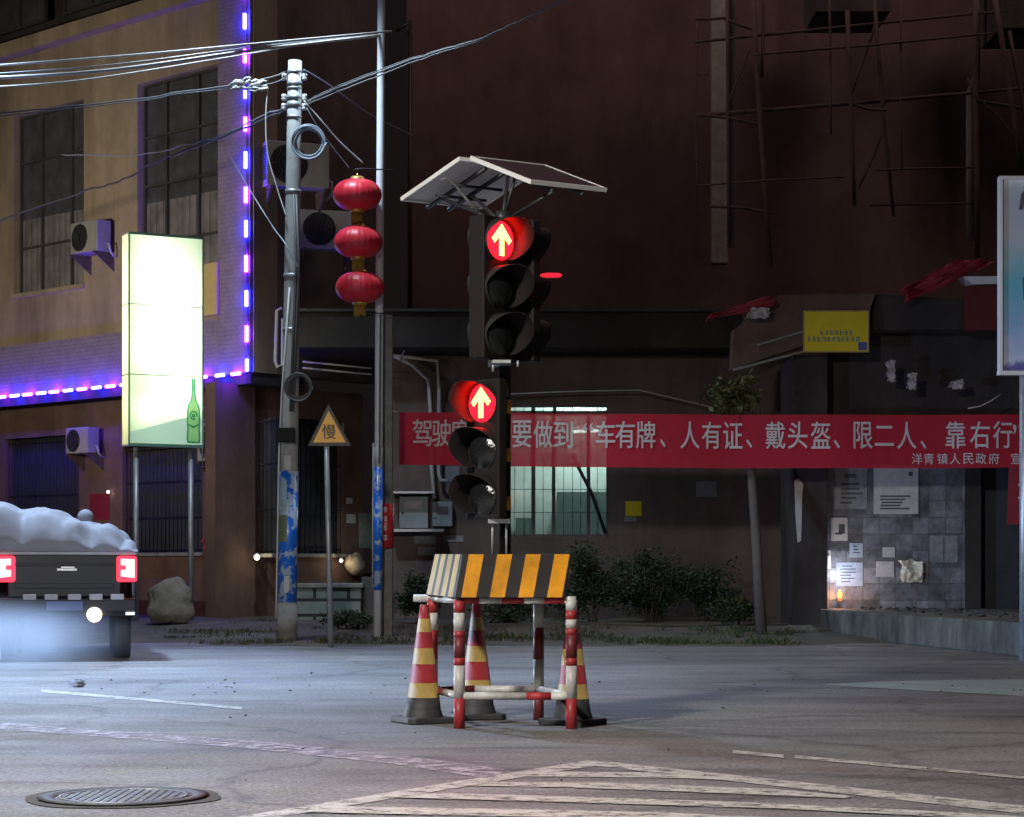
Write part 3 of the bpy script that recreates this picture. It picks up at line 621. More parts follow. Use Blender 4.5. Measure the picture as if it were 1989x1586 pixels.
# posters and notices on the wall of the tiled house
def poster(px0, py0, px1, py1, mat, label, Y=YR, name='poster', th=.012, details=()):
    o = thing(name, label, name.replace('_', ' '), P((px0+px1)/2, py1, Y - th))
    m = MB(); m.box((rx(px0, Y), Y - th, rz(py1, Y)), (rx(px1, Y), Y - .001, rz(py0, Y))); make('sheet', m, mat, o)
    if details:
        m = MB()
        for (a, b, c, d) in details: m.box((rx(a, Y), Y - th - .003, rz(d, Y)), (rx(c, Y), Y - th, rz(b, Y)))
        make('print', m, A['print_dark'], o)
    return o
rows = lambda x0, x1, ys, h=4: [(x0 + random.uniform(0, 5), y, x1 - random.uniform(0, (x1-x0)*.5), y + h) for y in ys]
poster(1622, 900, 1684, 988, A['paper_grey'], 'grey printed poster top left on the tiled wall', details=[(1640, 920, 1662, 928)] + rows(1630, 1676, range(938, 975, 9)))
wb = poster(1697, 902, 1783, 998, A['paper'], 'white notice board hanging under the banner on the tiled wall', YR, 'notice_board', .03, rows(1708, 1776, range(962, 990, 6), 3) + [(1764, 916, 1772, 924)])
poster(1614, 1005, 1646, 1050, A['paper'], 'small white portrait poster at the left edge of the tiled wall', details=[(1629, 1018, 1641, 1036), (1622, 1034, 1636, 1038)])
poster(1806, 1040, 1860, 1092, A['paper_grey'], 'pair of pale sheets low on the right of the tiled wall', details=[(1832, 1042, 1834, 1090)])
poster(1650, 1054, 1676, 1082, A['paper_blue'], 'pale blue sheet left of centre low on the tiled wall', details=rows(1653, 1674, range(1060, 1078, 6), 2))
poster(1714, 1062, 1738, 1082, A['paper'], 'small white sheet in the centre of the tiled wall')
poster(1702, 1090, 1736, 1120, A['paper'], 'white square sheet low in the centre of the tiled wall')
poster(1624, 1092, 1676, 1138, A['paper_blue'], 'large pale blue sheet at the lower left of the tiled wall', details=rows(1630, 1670, range(1098, 1134, 6), 2))
t = thing('added_wall_lamp', 'white lamp added behind the dark pillar to light the tiled wall', 'lamp', P(1609, 1092, 35.85))  # lamp added out of sight behind the pillar to light the tiles
m = MB(); m.tube([P(1610.5, 1096, 35.8), P(1610.5, 1080, 35.8)], .02, 8); make('lamp_tube', m, A['white_glow'], t)
m = MB(); m.box((rx(1606.5, 35.83), 35.83, rz(1104)), (rx(1614, 35.83), 35.99, rz(1068))); make('lamp_base', m, A['pipe_white'], t)
lamp('POINT', 'pillar_lamp_light', P(1634, 1118, 35.56), 18, (.72, .82, 1), radius=.05)  # added fill on the tiled wall, standing clear of the tube
t = thing('added_flame', 'small orange flame added for a glow reflected at the foot of the tiled wall', 'lamp', P(1631, 1168, 35.8))  # flame added in place of an orange reflection in the tiles
m = MB(); m.lathe([(.0, 0), (.06, 0), (.07, .05), (.03, .07)], P(1631, 1168, 35.8), 12); make('bowl', m, A['rust'], t)
m = MB(); m.lathe([(.02, .07), (.045, .11), (.03, .16), (.0, .22)], P(1631, 1168, 35.8), 10); make('flame', m, EM('flame', (1, .30, .03), 9), t)
lamp('POINT', 'flame_light', P(1633, 1158, 35.6), 10, (1, .4, .1), radius=.04)
def wallpaper(px0, py0, px1, py1, mat, label, name='notice'): # on the middle house wall
    m = MB(); m.box((hx(px0), 39.985, hz(py1)), (hx(px1), 39.998, hz(py0))); return tag(make(name, m, mat), label, name)
wallpaper(1352, 935, 1392, 965, A['paper_grey'], 'small grey sheet on the dark wall under the banner')
wallpaper(1215, 973, 1246, 1002, A['yellow_board'], 'small yellow sheet on the dark wall right of the lit window')
wallpaper(1212, 1003, 1236, 1013, A['paper_green'], 'pale strip of paper directly below the small yellow sheet')
wallpaper(805, 1040, 846, 1056, A['paper_grey'], 'upper pale paper strip below the meter boxes')
wallpaper(812, 1062, 846, 1078, A['paper_grey'], 'lower pale paper strip below the meter boxes')
wallpaper(862, 1040, 900, 1052, A['paper_grey'], 'thin paper strip left of the lower signal under the meter boxes')
wallpaper(864, 905, 892, 935, A['paper_grey'], 'faded grey square sheet on the wall left of the lower signal', 'notice')
m = MB(); m.prism([P(x, y, 35.49) for x, y in ((1543, 932), (1552, 929), (1560, 940), (1558, 965), (1557, 1020), (1556, 1050), (1549, 1054), (1545, 1000))], (0, .008, 0)); make('paint_streak', m, A['paper'], rh)
# notices on the return wall of the shop
def rnote(px0, py0, px1, py1, mat, label, name='notice'):
    a = FR.hit(px0, py0, OG); b = FR.hit(px1, py1, OG); m = MB(); FR.box(m, a[0], b[0], OG + .003, OG + .012, b[1], a[1]); return tag(make(name, m, mat), label, name)
rnote(697, 996, 730, 1064, A['paper_green'], 'green printed notice on the wall left of the lamp post')
rnote(672, 966, 684, 978, A['paper'], 'tiny white sticker above the other papers right of the warning sign post')
rnote(673, 998, 690, 1016, A['paper'], 'small white paper right of the warning sign post')
# yellow board on the eave, white writing marks too small to read in the photo
t = thing('yellow_sign', 'yellow rectangular board with two lines of blue writing on the dark house', 'sign', P(1624, 682, 35.1))
m = MB(); m.box((rx(1562, 35.1), 35.1, rz(682, 35.1)), (rx(1686, 35.1), 35.14, rz(604, 35.1))); make('board', m, A['yellow_board'], t)
m = MB(); m.box((rx(1560, 35.1), 35.09, rz(684, 35.1)), (rx(1688, 35.1), 35.1, rz(681.5, 35.1))); m.box((rx(1560, 35.1), 35.09, rz(605, 35.1)), (rx(1688, 35.1), 35.1, rz(602.5, 35.1))); m.box((rx(1560, 35.1), 35.09, rz(681.5, 35.1)), (rx(1562.5, 35.1), 35.1, rz(605, 35.1))); m.box((rx(1685.5, 35.1), 35.09, rz(681.5, 35.1)), (rx(1688, 35.1), 35.1, rz(605, 35.1))); make('border', m, A['stripe_pale'], t)
A['print_blue'] = M('blue_print', (.10, .25, .32), .7, var=.2)
m = MB()
def glyph(x, y, w, h, Y):
    for k in range(3): yy = y + h*(.1 + .36*k); m.box((rx(x + random.uniform(0, .2)*w, Y), Y - .006, rz(yy + h*.13, Y)), (rx(x + w*random.uniform(.75, 1), Y), Y, rz(yy, Y)))
    for k in range(2): xx = x + w*random.uniform(.1, .75); m.box((rx(xx, Y), Y - .007, rz(y + h, Y)), (rx(xx + w*.13, Y), Y, rz(y + h*random.uniform(0, .3), Y)))
for k in range(7): glyph(1592 + k*9.6, 641, 7.6, 9, 35.099)
for k in range(11): glyph(1568 + k*9.4, 653, 7.8, 10, 35.099)
make('writing', m, A['print_blue'], t)
m = MB(); m.box((rx(1667, 35.1), 35.094, rz(680, 35.1)), (rx(1684, 35.1), 35.1, rz(664, 35.1))); make('corner_mark', m, M('indigo_print', (.10, .12, .36), .6, var=.3), t)
# red tarp, rags
def sheet(name, quad, mat, label, cat, Y, amp=.08, n=16, parent=None):
    m = MB(); q = [P(x, y, Y) for x, y in quad]
    for j in range(n + 1):
        for i in range(n + 1):
            u, v = i/n, j/n; p = q[0].lerp(q[1], u).lerp(q[3].lerp(q[2], u), v)
            m.v.append(p + Vector((.05*nz(u*5, v*5, Y+3), -amp*(nz(u*2.5, v*2.5, Y) + .4*nz(u*6, v*6)), .05*nz(u*3+9, v*3, Y))))
    for j in range(n):
        for i in range(n): m.f.append([j*(n+1)+i, j*(n+1)+i+1, (j+1)*(n+1)+i+1, (j+1)*(n+1)+i]); m.m.append(0); m.s.append(True)
    return tag(make(name, m, mat, solid=.008), label, cat)
sheet('red_tarp', ((1755, 560), (1860, 505), (1935, 505), (1760, 590)), A['red_sheet'], 'crumpled dark red tarp along the roof edge at the right', 'tarp', 34.9, .25)
sheet('red_tarp', ((1380, 610), (1500, 575), (1510, 590), (1370, 625)), A['red_sheet'], 'scrap of red tarp on the left end of the sloping eave', 'tarp', 34.9, .15)
sheet('pale_rag', ((1462, 598), (1498, 600), (1490, 616), (1448, 620)), A['rag'], 'pale crumpled rag on the sloping eave left of the yellow sign', 'rag', 34.8, .12)
sheet('pale_rag', ((1720, 700), (1738, 698), (1742, 738), (1726, 740)), A['rag'], 'torn pale rag hanging below the yellow sign on the dark wall', 'rag', 35.3, .1)
sheet('pale_rag', ((1764, 722), (1780, 724), (1782, 752), (1762, 754)), A['rag'], 'small grey rag between two others above the banner', 'rag', 35.3, .1)
sheet('pale_rag', ((1848, 738), (1870, 736), (1876, 752), (1842, 752)), A['rag'], 'flat pale rag lying nearest the billboard above the banner', 'rag', 35.3, .1)
t = thing('metal_awning', 'short pale metal awning edge beside the billboard', 'awning', P(1915, 552, 35))
m = MB(); m.prism([P(1870, 536, 35), P(1960, 536, 35), P(1960, 550, 35), P(1890, 552, 35)], (0, .6, .05)); make('awning_sheet', m, A['steel_white'], t)
m = MB(); m.box((rx(1880, 35), 35.05, rz(640, 35)), (rx(2100, 35), 35.3, rz(556, 35))); make('red_fascia', m, M('dark_red_fascia', (.14, .015, .02), .7, var=.4), t)

sheet('reflection_sheet', ((1748, 1086), (1790, 1088), (1796, 1128), (1752, 1132)), M('pale_reflection_sheet', (.7, .68, .55), .18, var=.3, scale=12), 'crumpled shiny pale sheet added for a bright reflection on the tiled wall', 'added sheet', 35.9, .09, 22)  # shiny sheet added where the wall only shows a bright reflection
# ================================================================== banner
def text_mesh(mb, ch, px0, px1, py0, py1, Y, m=0, bold=.02, disp=None, th=.004):
    c = bpy.data.curves.new('glyph', 'FONT'); c.body = ch; c.size = 1; o = bpy.data.objects.new('glyph', c); COL.objects.link(o)
    dg = bpy.context.evaluated_depsgraph_get(); dg.update(); me = bpy.data.meshes.new_from_object(o.evaluated_get(dg))
    vs = [v.co.copy() for v in me.vertices]; fs = [list(p.vertices) for p in me.polygons]
    bpy.data.objects.remove(o); bpy.data.curves.remove(c); bpy.data.meshes.remove(me)
    if not vs: return
    x0 = min(v.x for v in vs); x1 = max(v.x for v in vs); y0 = min(v.y for v in vs); y1 = max(v.y for v in vs)
    bw = bold*.55*abs(px1 - px0)
    for k, (ox, oy) in enumerate(((-1, 0), (1, 0), (0, -1), (0, 1)) if bold else ((0, 0),)):
        out = []
        for v in vs:
            p = P(px0 + (v.x-x0)/(x1-x0)*(px1-px0) + ox*bw, py1 + (v.y-y0)/(y1-y0)*(py0-py1) + oy*bw*.7, Y)
            if disp: p.y += disp(p.x)
            p.y -= .0006*k; out.append(p)
        mb.add(out, fs, m)
YB = 36.6 - 2.2
def bdisp(x): return .05*math.sin(x*2.1) + .007*math.sin(x*5.3 + 1)
t = thing('red_banner', 'long red banner with white Chinese writing strung across the dark houses', 'banner', P(1400, 905, YB))
m = MB(); nb = 150
def sag(f): return 3.5*math.sin(math.pi*f)
for j in range(5):
    for i in range(nb + 1):
        f = i/nb; px = 775 + (1996 - 775)*f; top = 800 + 5*f + sag(f)*.6; bot = 902 + 6*f + sag(f); p = P(px, top + (bot-top)*j/4, YB); p.y += bdisp(p.x) ; m.v.append(p)
for j in range(4):
    for i in range(nb): m.f.append([j*(nb+1)+i, j*(nb+1)+i+1, (j+1)*(nb+1)+i+1, (j+1)*(nb+1)+i]); m.m.append(0); m.s.append(True)
make('cloth', m, A['banner_red'], t)
m = MB(); dd = lambda x: bdisp(x) - .016
for ch, xc in (('驾',820),('驶',858),('摩',895),('托',934),('车',972),('要',1014),('做',1055),('到',1094),('车',1176),('有',1214),('牌',1254),('人',1340),('有',1382),('证',1424),('戴',1506),('头',1549),('盔',1593),('限',1676),('二',1718),('人',1762),('靠',1856),('右',1902),('行',1946)):
    f = (xc - 775)/1221; d = 5*f + sag(f); h = 52
    y0, y1 = (814 + d*.8, 866 + d*.8)
    if ch == '二': y0 += 8; y1 -= 6
    w = 18.5
    text_mesh(m, ch, xc - w, xc + w, y0, y1, YB, 0, .022, dd)
for ch, x0, x1, y0, y1 in (('、',1282,1292,850,866),('、',1450,1461,850,866),('、',1618,1630,851,868),('、',1789,1800,852,869),('“',1134,1152,818,834),('”',1966,1984,822,840)):
    text_mesh(m, ch, x0, x1, y0 + 3, y1 + 3, YB, 0, .02, dd)
for ch, xc in (('洋',1782),('青',1805),('镇',1831),('人',1855),('民',1880),('政',1904),('府',1929),('宣',1972)):
    text_mesh(m, ch, xc - 10, xc + 10, 880, 901, YB, 0, .012, dd)
make('lettering', m, A['banner_text'], t, recalc=False)
m = MB(); m.tube([P(762, 797, YB), P(775, 801, YB) + Vector((0, bdisp(P(775, 801, YB).x), 0))], .008, 5); m.tube([P(762, 906, YB), P(776, 902, YB) + Vector((0, bdisp(P(775, 801, YB).x), 0))], .008, 5); make('tie_rope', m, A['cable_pale'], t)
t = thing('hanging_red_banner', 'second red banner hanging lower at the right edge below the long banner', 'banner', P(1985, 1018, 33.0))
m = MB(); m.prism([P(1960, 906, 33), P(2090, 906, 33), P(2090, 1020, 33), P(1956, 1018, 33)], (0, .01, 0)); make('cloth', m, A['red_sheet'], t)
m = MB(); text_mesh(m, '量', 1978, 2030, 926, 968, 32.99, 0, .03); make('lettering', m, A['banner_text'], t, recalc=False)

# meter boxes and conduits
def meter(px0, px1, py0, py1, label):
    Y = 39.8; t = thing('meter_box', label, 'meter box', P((px0+px1)/2, py1, Y), 'electric meter boxes')
    m = MB(); m.box((hx(px0, Y), Y - .06, hz(py1, Y)), (hx(px1, Y), Y + .19, hz(py0, Y))); make('case', m, A['meter_grey'], t, .015)
    w = px1 - px0; m = MB(); m.box((hx(px0 + w*.2, Y), Y - .072, hz(py0 + 24, Y)), (hx(px1 - w*.2, Y), Y - .05, hz(py0 + 9, Y))); make('meter_window', m, A['pane'], t)
    m = MB(); m.lathe([(0, -.075), (.018, -.075), (.02, -.06)], n=10, T=lambda v: Vector((v.x, v.z, v.y)) + P(px0 + w*.12, py0 + 32, Y) ); make('lock', m, A['dark_metal'], t)
meter(776, 832, 964, 1026, 'larger grey meter box beside the lamp post')
meter(840, 879, 974, 1022, 'smaller grey meter box, right of the other')
m = MB(); m.box((hx(762), 39.5, hz(1033)), (hx(864), 39.998, hz(1028))); tag(make('steel_shelf', m, A['steel']), 'thin steel shelf carrying the larger meter box', 'shelf')
m = MB(); m.box((hx(764), 39.4, hz(960)), (hx(846), 39.998, hz(956))); tag(make('meter_canopy', m, A['steel']), 'thin metal canopy above the larger meter box', 'canopy')
for k, (pts, lab) in enumerate(((((764, 690), (800, 708), (832, 738), (836, 800), (838, 905), (844, 968)), 'slanting grey conduit bending down to the meter boxes'), (((764, 690), (850, 700), (853, 760), (852, 920), (856, 932), (870, 934)), 'outer grey conduit with a right angle bend beside the lamp post'))):
    m = MB(); m.tube([P(x, y, 39.7) for x, y in pts], .038, 8); tag(make('conduit', m, A['pipe_white']), lab, 'pipe')
m = MB(); m.tube([P(x, y, 39.5) for x, y in ((992, 765), (1100, 760), (1240, 757), (1340, 780), (1430, 803))], .012, 5); tag(make('hanging_cable', m, A['cable_pale']), 'thin pale cable sagging above the lit window toward the small tree', 'cable')
m = MB(); m.tube([P(x, y, 35) for x, y in ((1880, 793), (1905, 788), (1925, 778), (1945, 765))], .012, 5); tag(make('hanging_cable', m, A['cable_pale']), 'short pale cable curving up beside the billboard', 'cable')
m = MB(); m.tube([P(x, y, 39.3) for x, y in ((800, 640), (790, 668), (778, 700))], .02, 5); m.tube([P(x, y, 39.2) for x, y in ((785, 630), (770, 660))], .015, 5); tag(make('roof_rod', m, A['steel']), 'thin rods leaning off the roof slab right of the lamp post', 'rod')

# ================================================================== billboard at right edge
t = thing('billboard', 'tall blue and white framed billboard cut by the right edge', 'billboard', P(2010, 1285, 24.5))
Yb = 24.5
A['bill_print'] = M('billboard_print', (.3, .4, .5), .5, var=0)
nt = A['bill_print'].node_tree; tc = nd(nt, 'ShaderNodeTexCoord'); sp = nd(nt, 'ShaderNodeSeparateXYZ'); nt.links.new(tc.outputs['Object'], sp.inputs[0])
n_ = nd(nt, 'ShaderNodeTexNoise'); n_.inputs['Scale'].default_value = 4; n_.inputs['Detail'].default_value = 6; nt.links.new(tc.outputs['Object'], n_.inputs['Vector'])
ad = nd(nt, 'ShaderNodeMath', operation='MULTIPLY_ADD'); nt.links.new(n_.outputs['Fac'], ad.inputs[0]); ad.inputs[1].default_value = .5; nt.links.new(sp.outputs['Z'], ad.inputs[2])
dv = nd(nt, 'ShaderNodeMath', operation='DIVIDE'); nt.links.new(ad.outputs[0], dv.inputs[0]); dv.inputs[1].default_value = 2.7
rp = nd(nt, 'ShaderNodeValToRGB'); e = rp.color_ramp.elements
for p_, c_ in ((.0, (.10, .09, .25)), (.11, (.10, .10, .28)), (.14, (.42, .46, .6)), (.3, (.2, .33, .5)), (.5, (.10, .34, .42)), (.68, (.36, .40, .44)), (.86, (.36, .40, .48)), (.9, (.42, .5, .52))):
    q = e.new(p_); q.color = c_ + (1,)
nt.links.new(dv.outputs[0], rp.inputs['Fac']); nt.links.new(rp.outputs['Color'], nt.nodes['Principled BSDF'].inputs['Base Color'])
m = MB(); m.box((rx(1945, Yb), Yb, rz(722, Yb)), (rx(2138, Yb), Yb + .08, rz(348, Yb))); make('picture', m, A['bill_print'], t)
m = MB()
for x0, y0, x1, y1 in ((1941, 342, 2142, 349), (1940, 720, 2142, 728), (1941, 349, 1946.5, 720), (2136, 349, 2142, 720)): m.box((rx(x0, Yb), Yb - .03, rz(y1, Yb)), (rx(x1, Yb), Yb + .1, rz(y0, Yb)))
make('frame', m, A['alu'], t)
m = MB(); m.prism([P(x, y, Yb - .005) for x, y in ((1979, 407), (1984, 376), (1992, 366), (1993, 380), (1986, 407))], (0, .004, 0)); make('print', m, A['print_dark'], t)
m = MB(); m.prism([P(x, y, Yb - .005) for x, y in ((1986, 540), (1994, 530), (1994, 585), (1988, 582))], (0, .004, 0)); make('print', m, A['print_dark'], t)
m = MB(); m.tube([P(1990, 1283, Yb + .12), P(1990, 700, Yb + .12)], .06, 10); m.tube([P(2100, 1283, Yb + .12), P(2100, 700, Yb + .12)], .06, 10); make('post', m, A['steel'], t)

# ================================================================== lit advertising box
Ys = 38.0; sc = Ys / F; zg_s = gz(-6.4, Ys)
rzs = math.radians(28); ang = rzs
cpx = (245 + 386) / 2; base = P(cpx, 1205, Ys); base.z = zg_s
wS = 1.41; dS = .42
ad_ = thing('advertising_light_box', 'tall glowing white and yellow green advertising box on two posts', 'light box', base)
R = Matrix.Rotation(rzs, 4, 'Z')
def AT(v): q = R @ Vector((v.x, v.y, 0)); return Vector((base.x + q.x, base.y + q.y, v.z))
zt = CZ + (HZ - 462)*sc; zbm = CZ + (HZ - 864)*sc
def transl(name, col, f=.75, col2=None):
    m = M(name, col, .35, var=.06, scale=2); nt = m.node_tree; L = nt.links; b = nt.nodes['Principled BSDF']
    t = nd(nt, 'ShaderNodeBsdfTranslucent'); t.inputs[0].default_value = tuple(col) + (1,); mx = nd(nt, 'ShaderNodeMixShader'); mx.inputs[0].default_value = f
    L.new(b.outputs[0], mx.inputs[1]); L.new(t.outputs[0], mx.inputs[2]); L.new(mx.outputs[0], nt.nodes['Material Output'].inputs['Surface']); return m
A['ad_face'] = transl('backlit_pale_green', (.76, .93, .66))
A['ad_white'] = transl('backlit_white', (.75, .88, .95))
A['ad_yellow'] = transl('backlit_yellow', (.80, .92, .54))
A['ad_side'] = transl('backlit_side', (.85, .80, .45))
A['ad_green'] = transl('backlit_bottle_green', (.06, .40, .22))
A['ad_green_pale'] = transl('backlit_bottle_pale', (.55, .82, .45))
A['ad_frame'] = M('light_box_frame', (.10, .22, .16), .5, var=.2)
A['ad_inside'] = M('light_box_inside', (.8, .8, .8), .8, var=0)
def fx(px): return -wS/2 + (px - 245)/(386 - 245)*wS
def fz(py): return CZ + (HZ - py)*sc
def aq(mb, pts, o=0, m=0): mb.add([AT(Vector((fx(x), -dS/2 - o, fz(y)))) for x, y in pts], [list(range(len(pts)))], m)
m = MB(); aq(m, ((245, 864), (386, 864), (386, 462), (245, 462))); make('front_panel', m, A['ad_face'], ad_, recalc=False)
m = MB(); aq(m, ((247, 862), (384, 862), (384, 806), (340, 814), (300, 826), (247, 842)), .004); fpn = make('blue_white_print', m, A['ad_white'], ad_, recalc=False)
m = MB(); m.add([AT(Vector((-wS/2, y, z))) for y, z in ((-dS/2, zbm), (dS/2, zbm), (dS/2, zt), (-dS/2, zt))], [(0,1,2,3)]); m.add([AT(Vector((wS/2, y, z))) for y, z in ((-dS/2, zbm), (dS/2, zbm), (dS/2, zt), (-dS/2, zt))], [(0,1,2,3)]); make('side_panel', m, A['ad_side'], ad_, recalc=False)
m = MB(); m.box((-wS/2, dS/2 - .03, zbm), (wS/2, dS/2, zt), 0, AT); m.box((-wS/2, -dS/2, zt + .001), (wS/2, dS/2, zt + .03), 0, AT); m.box((-wS/2, -dS/2, zbm - .03), (wS/2, dS/2, zbm - .001), 0, AT); make('back_panel', m, A['ad_inside'], ad_)
m = MB(); e_ = .022
for (x0, x1, z0, z1) in ((-wS/2 - .01, wS/2 + .01, zt - .005, zt + .04), (-wS/2 - .01, wS/2 + .01, zbm - .045, zbm + .01), (-wS/2 - .012, -wS/2 + .018, zbm, zt), (wS/2 - .012, wS/2 + .015, zbm, zt), (-wS/2, wS/2, fz(596) - .006, fz(596) + .006), (-wS/2, wS/2, fz(731) - .007, fz(731) + .007)):
    m.box((x0, -dS/2 - .016, z0), (x1, -dS/2 - .005, z1), 0, AT)
for z in (596, 731): m.box((-wS/2 - .012, -dS/2, fz(z) - .008), (-wS/2 - .004, dS/2, fz(z) + .008), 0, AT)
make('frame', m, A['ad_frame'], ad_)
def bottle(mb, k, o, y0=735):
    c = 368; pr = [(3, 735), (3.4, 748), (2.6, 752), (4, 768), (5, 776), (10, 786), (12, 796), (12.2, 822), (11.4, 832), (12.6, 850), (11.5, 858)]
    pr = [(max(.8, r + k), y) for r, y in pr]
    aq(mb, [(c - r, y) for r, y in pr] + [(c + r, y) for r, y in pr[::-1]], o)
m = MB(); c_ = 368; pr_ = [(3, 735), (3.4, 748), (2.6, 752), (4, 768), (5, 776), (10, 786), (12, 796), (12.2, 822), (11.4, 832), (12.6, 850), (11.5, 858)]
for (ra, ya), (rb, yb) in zip(pr_, pr_[1:]):
    for s_ in (-1, 1):
        q = [(c_ + s_*max(.3, ra - 2.2), ya), (c_ + s_*(ra + .8), ya), (c_ + s_*(rb + .8), yb), (c_ + s_*max(.3, rb - 2.2), yb)]; aq(m, q if s_ > 0 else q[::-1], .006)
aq(m, ((c_ - 12, 856), (c_ + 12, 856), (c_ + 12, 860), (c_ - 12, 860)), .0065); make('bottle_outline', m, A['ad_green'], ad_, recalc=False)
m = MB(); bottle(m, -2.2, .008); make('bottle_fill', m, A['ad_green_pale'], ad_, recalc=False)
m = MB()
for i in range(24):
    a0, a1 = 2*math.pi*i/24, 2*math.pi*(i+1)/24
    if 20 <= i <= 22: continue
    aq(m, [(368 + 8*math.cos(a0), 806 - 9*math.sin(a0)), (368 + 8*math.cos(a1), 806 - 9*math.sin(a1)), (368 + 5*math.cos(a1), 806 - 6*math.sin(a1)), (368 + 5*math.cos(a0), 806 - 6*math.sin(a0))], .011)
aq(m, ((365, 803), (371, 803), (371, 810), (365, 810)), .011); aq(m, ((357, 822), (368, 827), (379, 821), (379, 824), (368, 831), (357, 825)), .011)
make('bottle_emblem', m, A['ad_green'], ad_, recalc=False)
m = MB()
for px in (265, 370): 
    q = AT(Vector((fx(px), .0, 0))); m.tube([(q.x, q.y, gz(q.x, q.y) - .1), (q.x, q.y, zbm - .03)], .05, 10)
for px in (265, 370):
    m2 = MB(); q = AT(Vector((fx(px), 0, 0))); m2.tube([(q.x, q.y, gz(q.x, q.y) - .1), (q.x, q.y, zbm - .03)], .05, 10); make('post', m2, A['steel'], ad_)
for (x, y, p_, c_) in ((318, 548, 44, (1, 1, .96)), (328, 650, 46, (1, 1, .96)), (345, 760, 22, (1, 1, .96)), (290, 500, 4, (.9, 1, 1)), (275, 690, 3, (.95, 1, .95)), (280, 800, 5, (.95, 1, .95))):
    q = AT(Vector((fx(x), .08, fz(y)))); lamp('POINT', 'light_box_bulb', q, p_, c_, radius=.06)

# ================================================================== concrete utility pole
cp = thing('concrete_utility_pole', 'tall round concrete pole with a blue poster wrap, cable coils and wires', 'utility pole', Vector((P(557, 1245, 32).x, 32, 0)))
b0 = Vector((P(557, 1245, 32).x, 32, -.1)); b1 = P(573, 118, 32)
def cpp(py): 
    z = CZ + (HZ - py)*32/F; return b0.lerp(b1, (z - b0.z)/(b1.z - b0.z))
def cpr(py): return .148 + (.108 - .148)*(1245 - py)/(1245 - 118)
m = MB(); ys = [1262, 1100, 900, 700, 500, 300, 118]; m.tube([cpp(y) for y in ys], [cpr(y) for y in ys], 20); make('shaft', m, A['pole_concrete'], cp)
m = MB(); m.tube([cpp(1265), cpp(1172)], [.17, .155], 14); make('base_collar', m, A['concrete'], cp)
def ring(mb, y, h, extra=.012): mb.tube([cpp(y + h/2), cpp(y - h/2)], cpr(y) + extra, 20)
m = MB()
for y, h in ((140, 5), (163, 9), (172, 4), (190, 8), (204, 10), (228, 5), (372, 6), (536, 8), (640, 5)): ring(m, y, h)
make('strap', m, A['steel'], cp)
m = MB()
for y in (150, 190, 208):
    for s_ in (-1, 1):
        c = cpp(y) + Vector((s_*(cpr(y) + .05), -.03, 0)); m.lathe([(.0, -.05), (.035, -.05), (.045, -.02), (.03, 0), (.045, .02), (.035, .05), (0, .05)], c, 10)
make('insulator', m, M('ceramic', (.6, .58, .55), .3, var=.1), cp)
m = MB(); ring(m, 1042, 254, .006); wp = make('poster_wrap', m, A['wrap_blue'], cp)
def arcpatch(y0, y1, a0, a1, ex, mat, name, par):
    mm = MB(); n = 8
    for i in range(n):
        aa, ab = a0 + (a1-a0)*i/n, a0 + (a1-a0)*(i+1)/n; q = []
        for (a, y) in ((aa, y1), (ab, y1), (ab, y0), (aa, y0)): q.append(cpp(y) + Vector((math.cos(a), math.sin(a), 0))*(cpr(y) + ex))
        mm.add(q, [(0,1,2,3)])
    return make(name, mm, mat, par, recalc=False)
dg_ = math.radians
arcpatch(935, 1000, dg_(200), dg_(262), .010, M('pale_cyan_print', (.42, .6, .66), .4, var=.5, scale=9), 'wrap_picture', wp)
arcpatch(1000, 1052, dg_(190), dg_(268), .012, M('olive_print', (.16, .2, .12), .4, var=.4, scale=9), 'wrap_picture', wp)
arcpatch(1118, 1150, dg_(255), dg_(285), .010, A['paper'], 'wrap_picture', wp)
arcpatch(885, 912, dg_(240), dg_(285), .010, A['paper'], 'wrap_picture', wp)
m = MB(); m.tube([cpp(1200) + Vector((-.17, -.05, 0)), cpp(1150) + Vector((-.165, -.05, 0)), cpp(885) + Vector((-.16, -.03, 0)), cpp(760) + Vector((-.12, -.1, 0)), cpp(560) + Vector((-.02, -.15, 0))], .016, 6); make('earth_cable', m, A['cable_pale'], cp)
m = MB()
for dx in (.02, .06): m.tube([cpp(380) + Vector((dx, -.13, 0)), cpp(520) + Vector((dx + .06, -.14, 0)), cpp(640) + Vector((dx + .03, -.15, 0)), cpp(800) + Vector((dx, -.155, 0))], .02, 6)
make('down_cable', m, A['cable'], cp)
m = MB(); c = cpp(845); m.box((c.x - .18, c.y - .3, c.z - .12), (c.x + .1, c.y - .14, c.z + .1)); make('junction_box', m, A['black_plastic'], cp, .01)
def coil(px, py, r, label, n=5, mat='cable', tilt=0):
    c = P(px, py, 31.75); m = MB(); pts = []
    for i in range(n*28 + 1):
        a = 2*math.pi*i/28; k = i // 28; rr = r*(1 + .05*math.sin(a*1.03 + k)) + .012*(k - n/2)
        pts.append(c + Vector((rr*math.cos(a), .02*math.sin(a*.7 + k) - .012*k, rr*math.sin(a)*1.03)))
    m.tube(pts, .013, 6); return tag(make('cable_coil', m, A[mat]), label, 'cable coil')
A['cable_grey'] = M('cable_grey', (.3, .34, .38), .4, var=.3)
coil(600, 278, .235, 'looped grey cable coil hanging high on the concrete pole', 6, 'cable_grey')
coil(581, 752, .19, 'dark cable coil low on the concrete pole above the warning sign', 5)
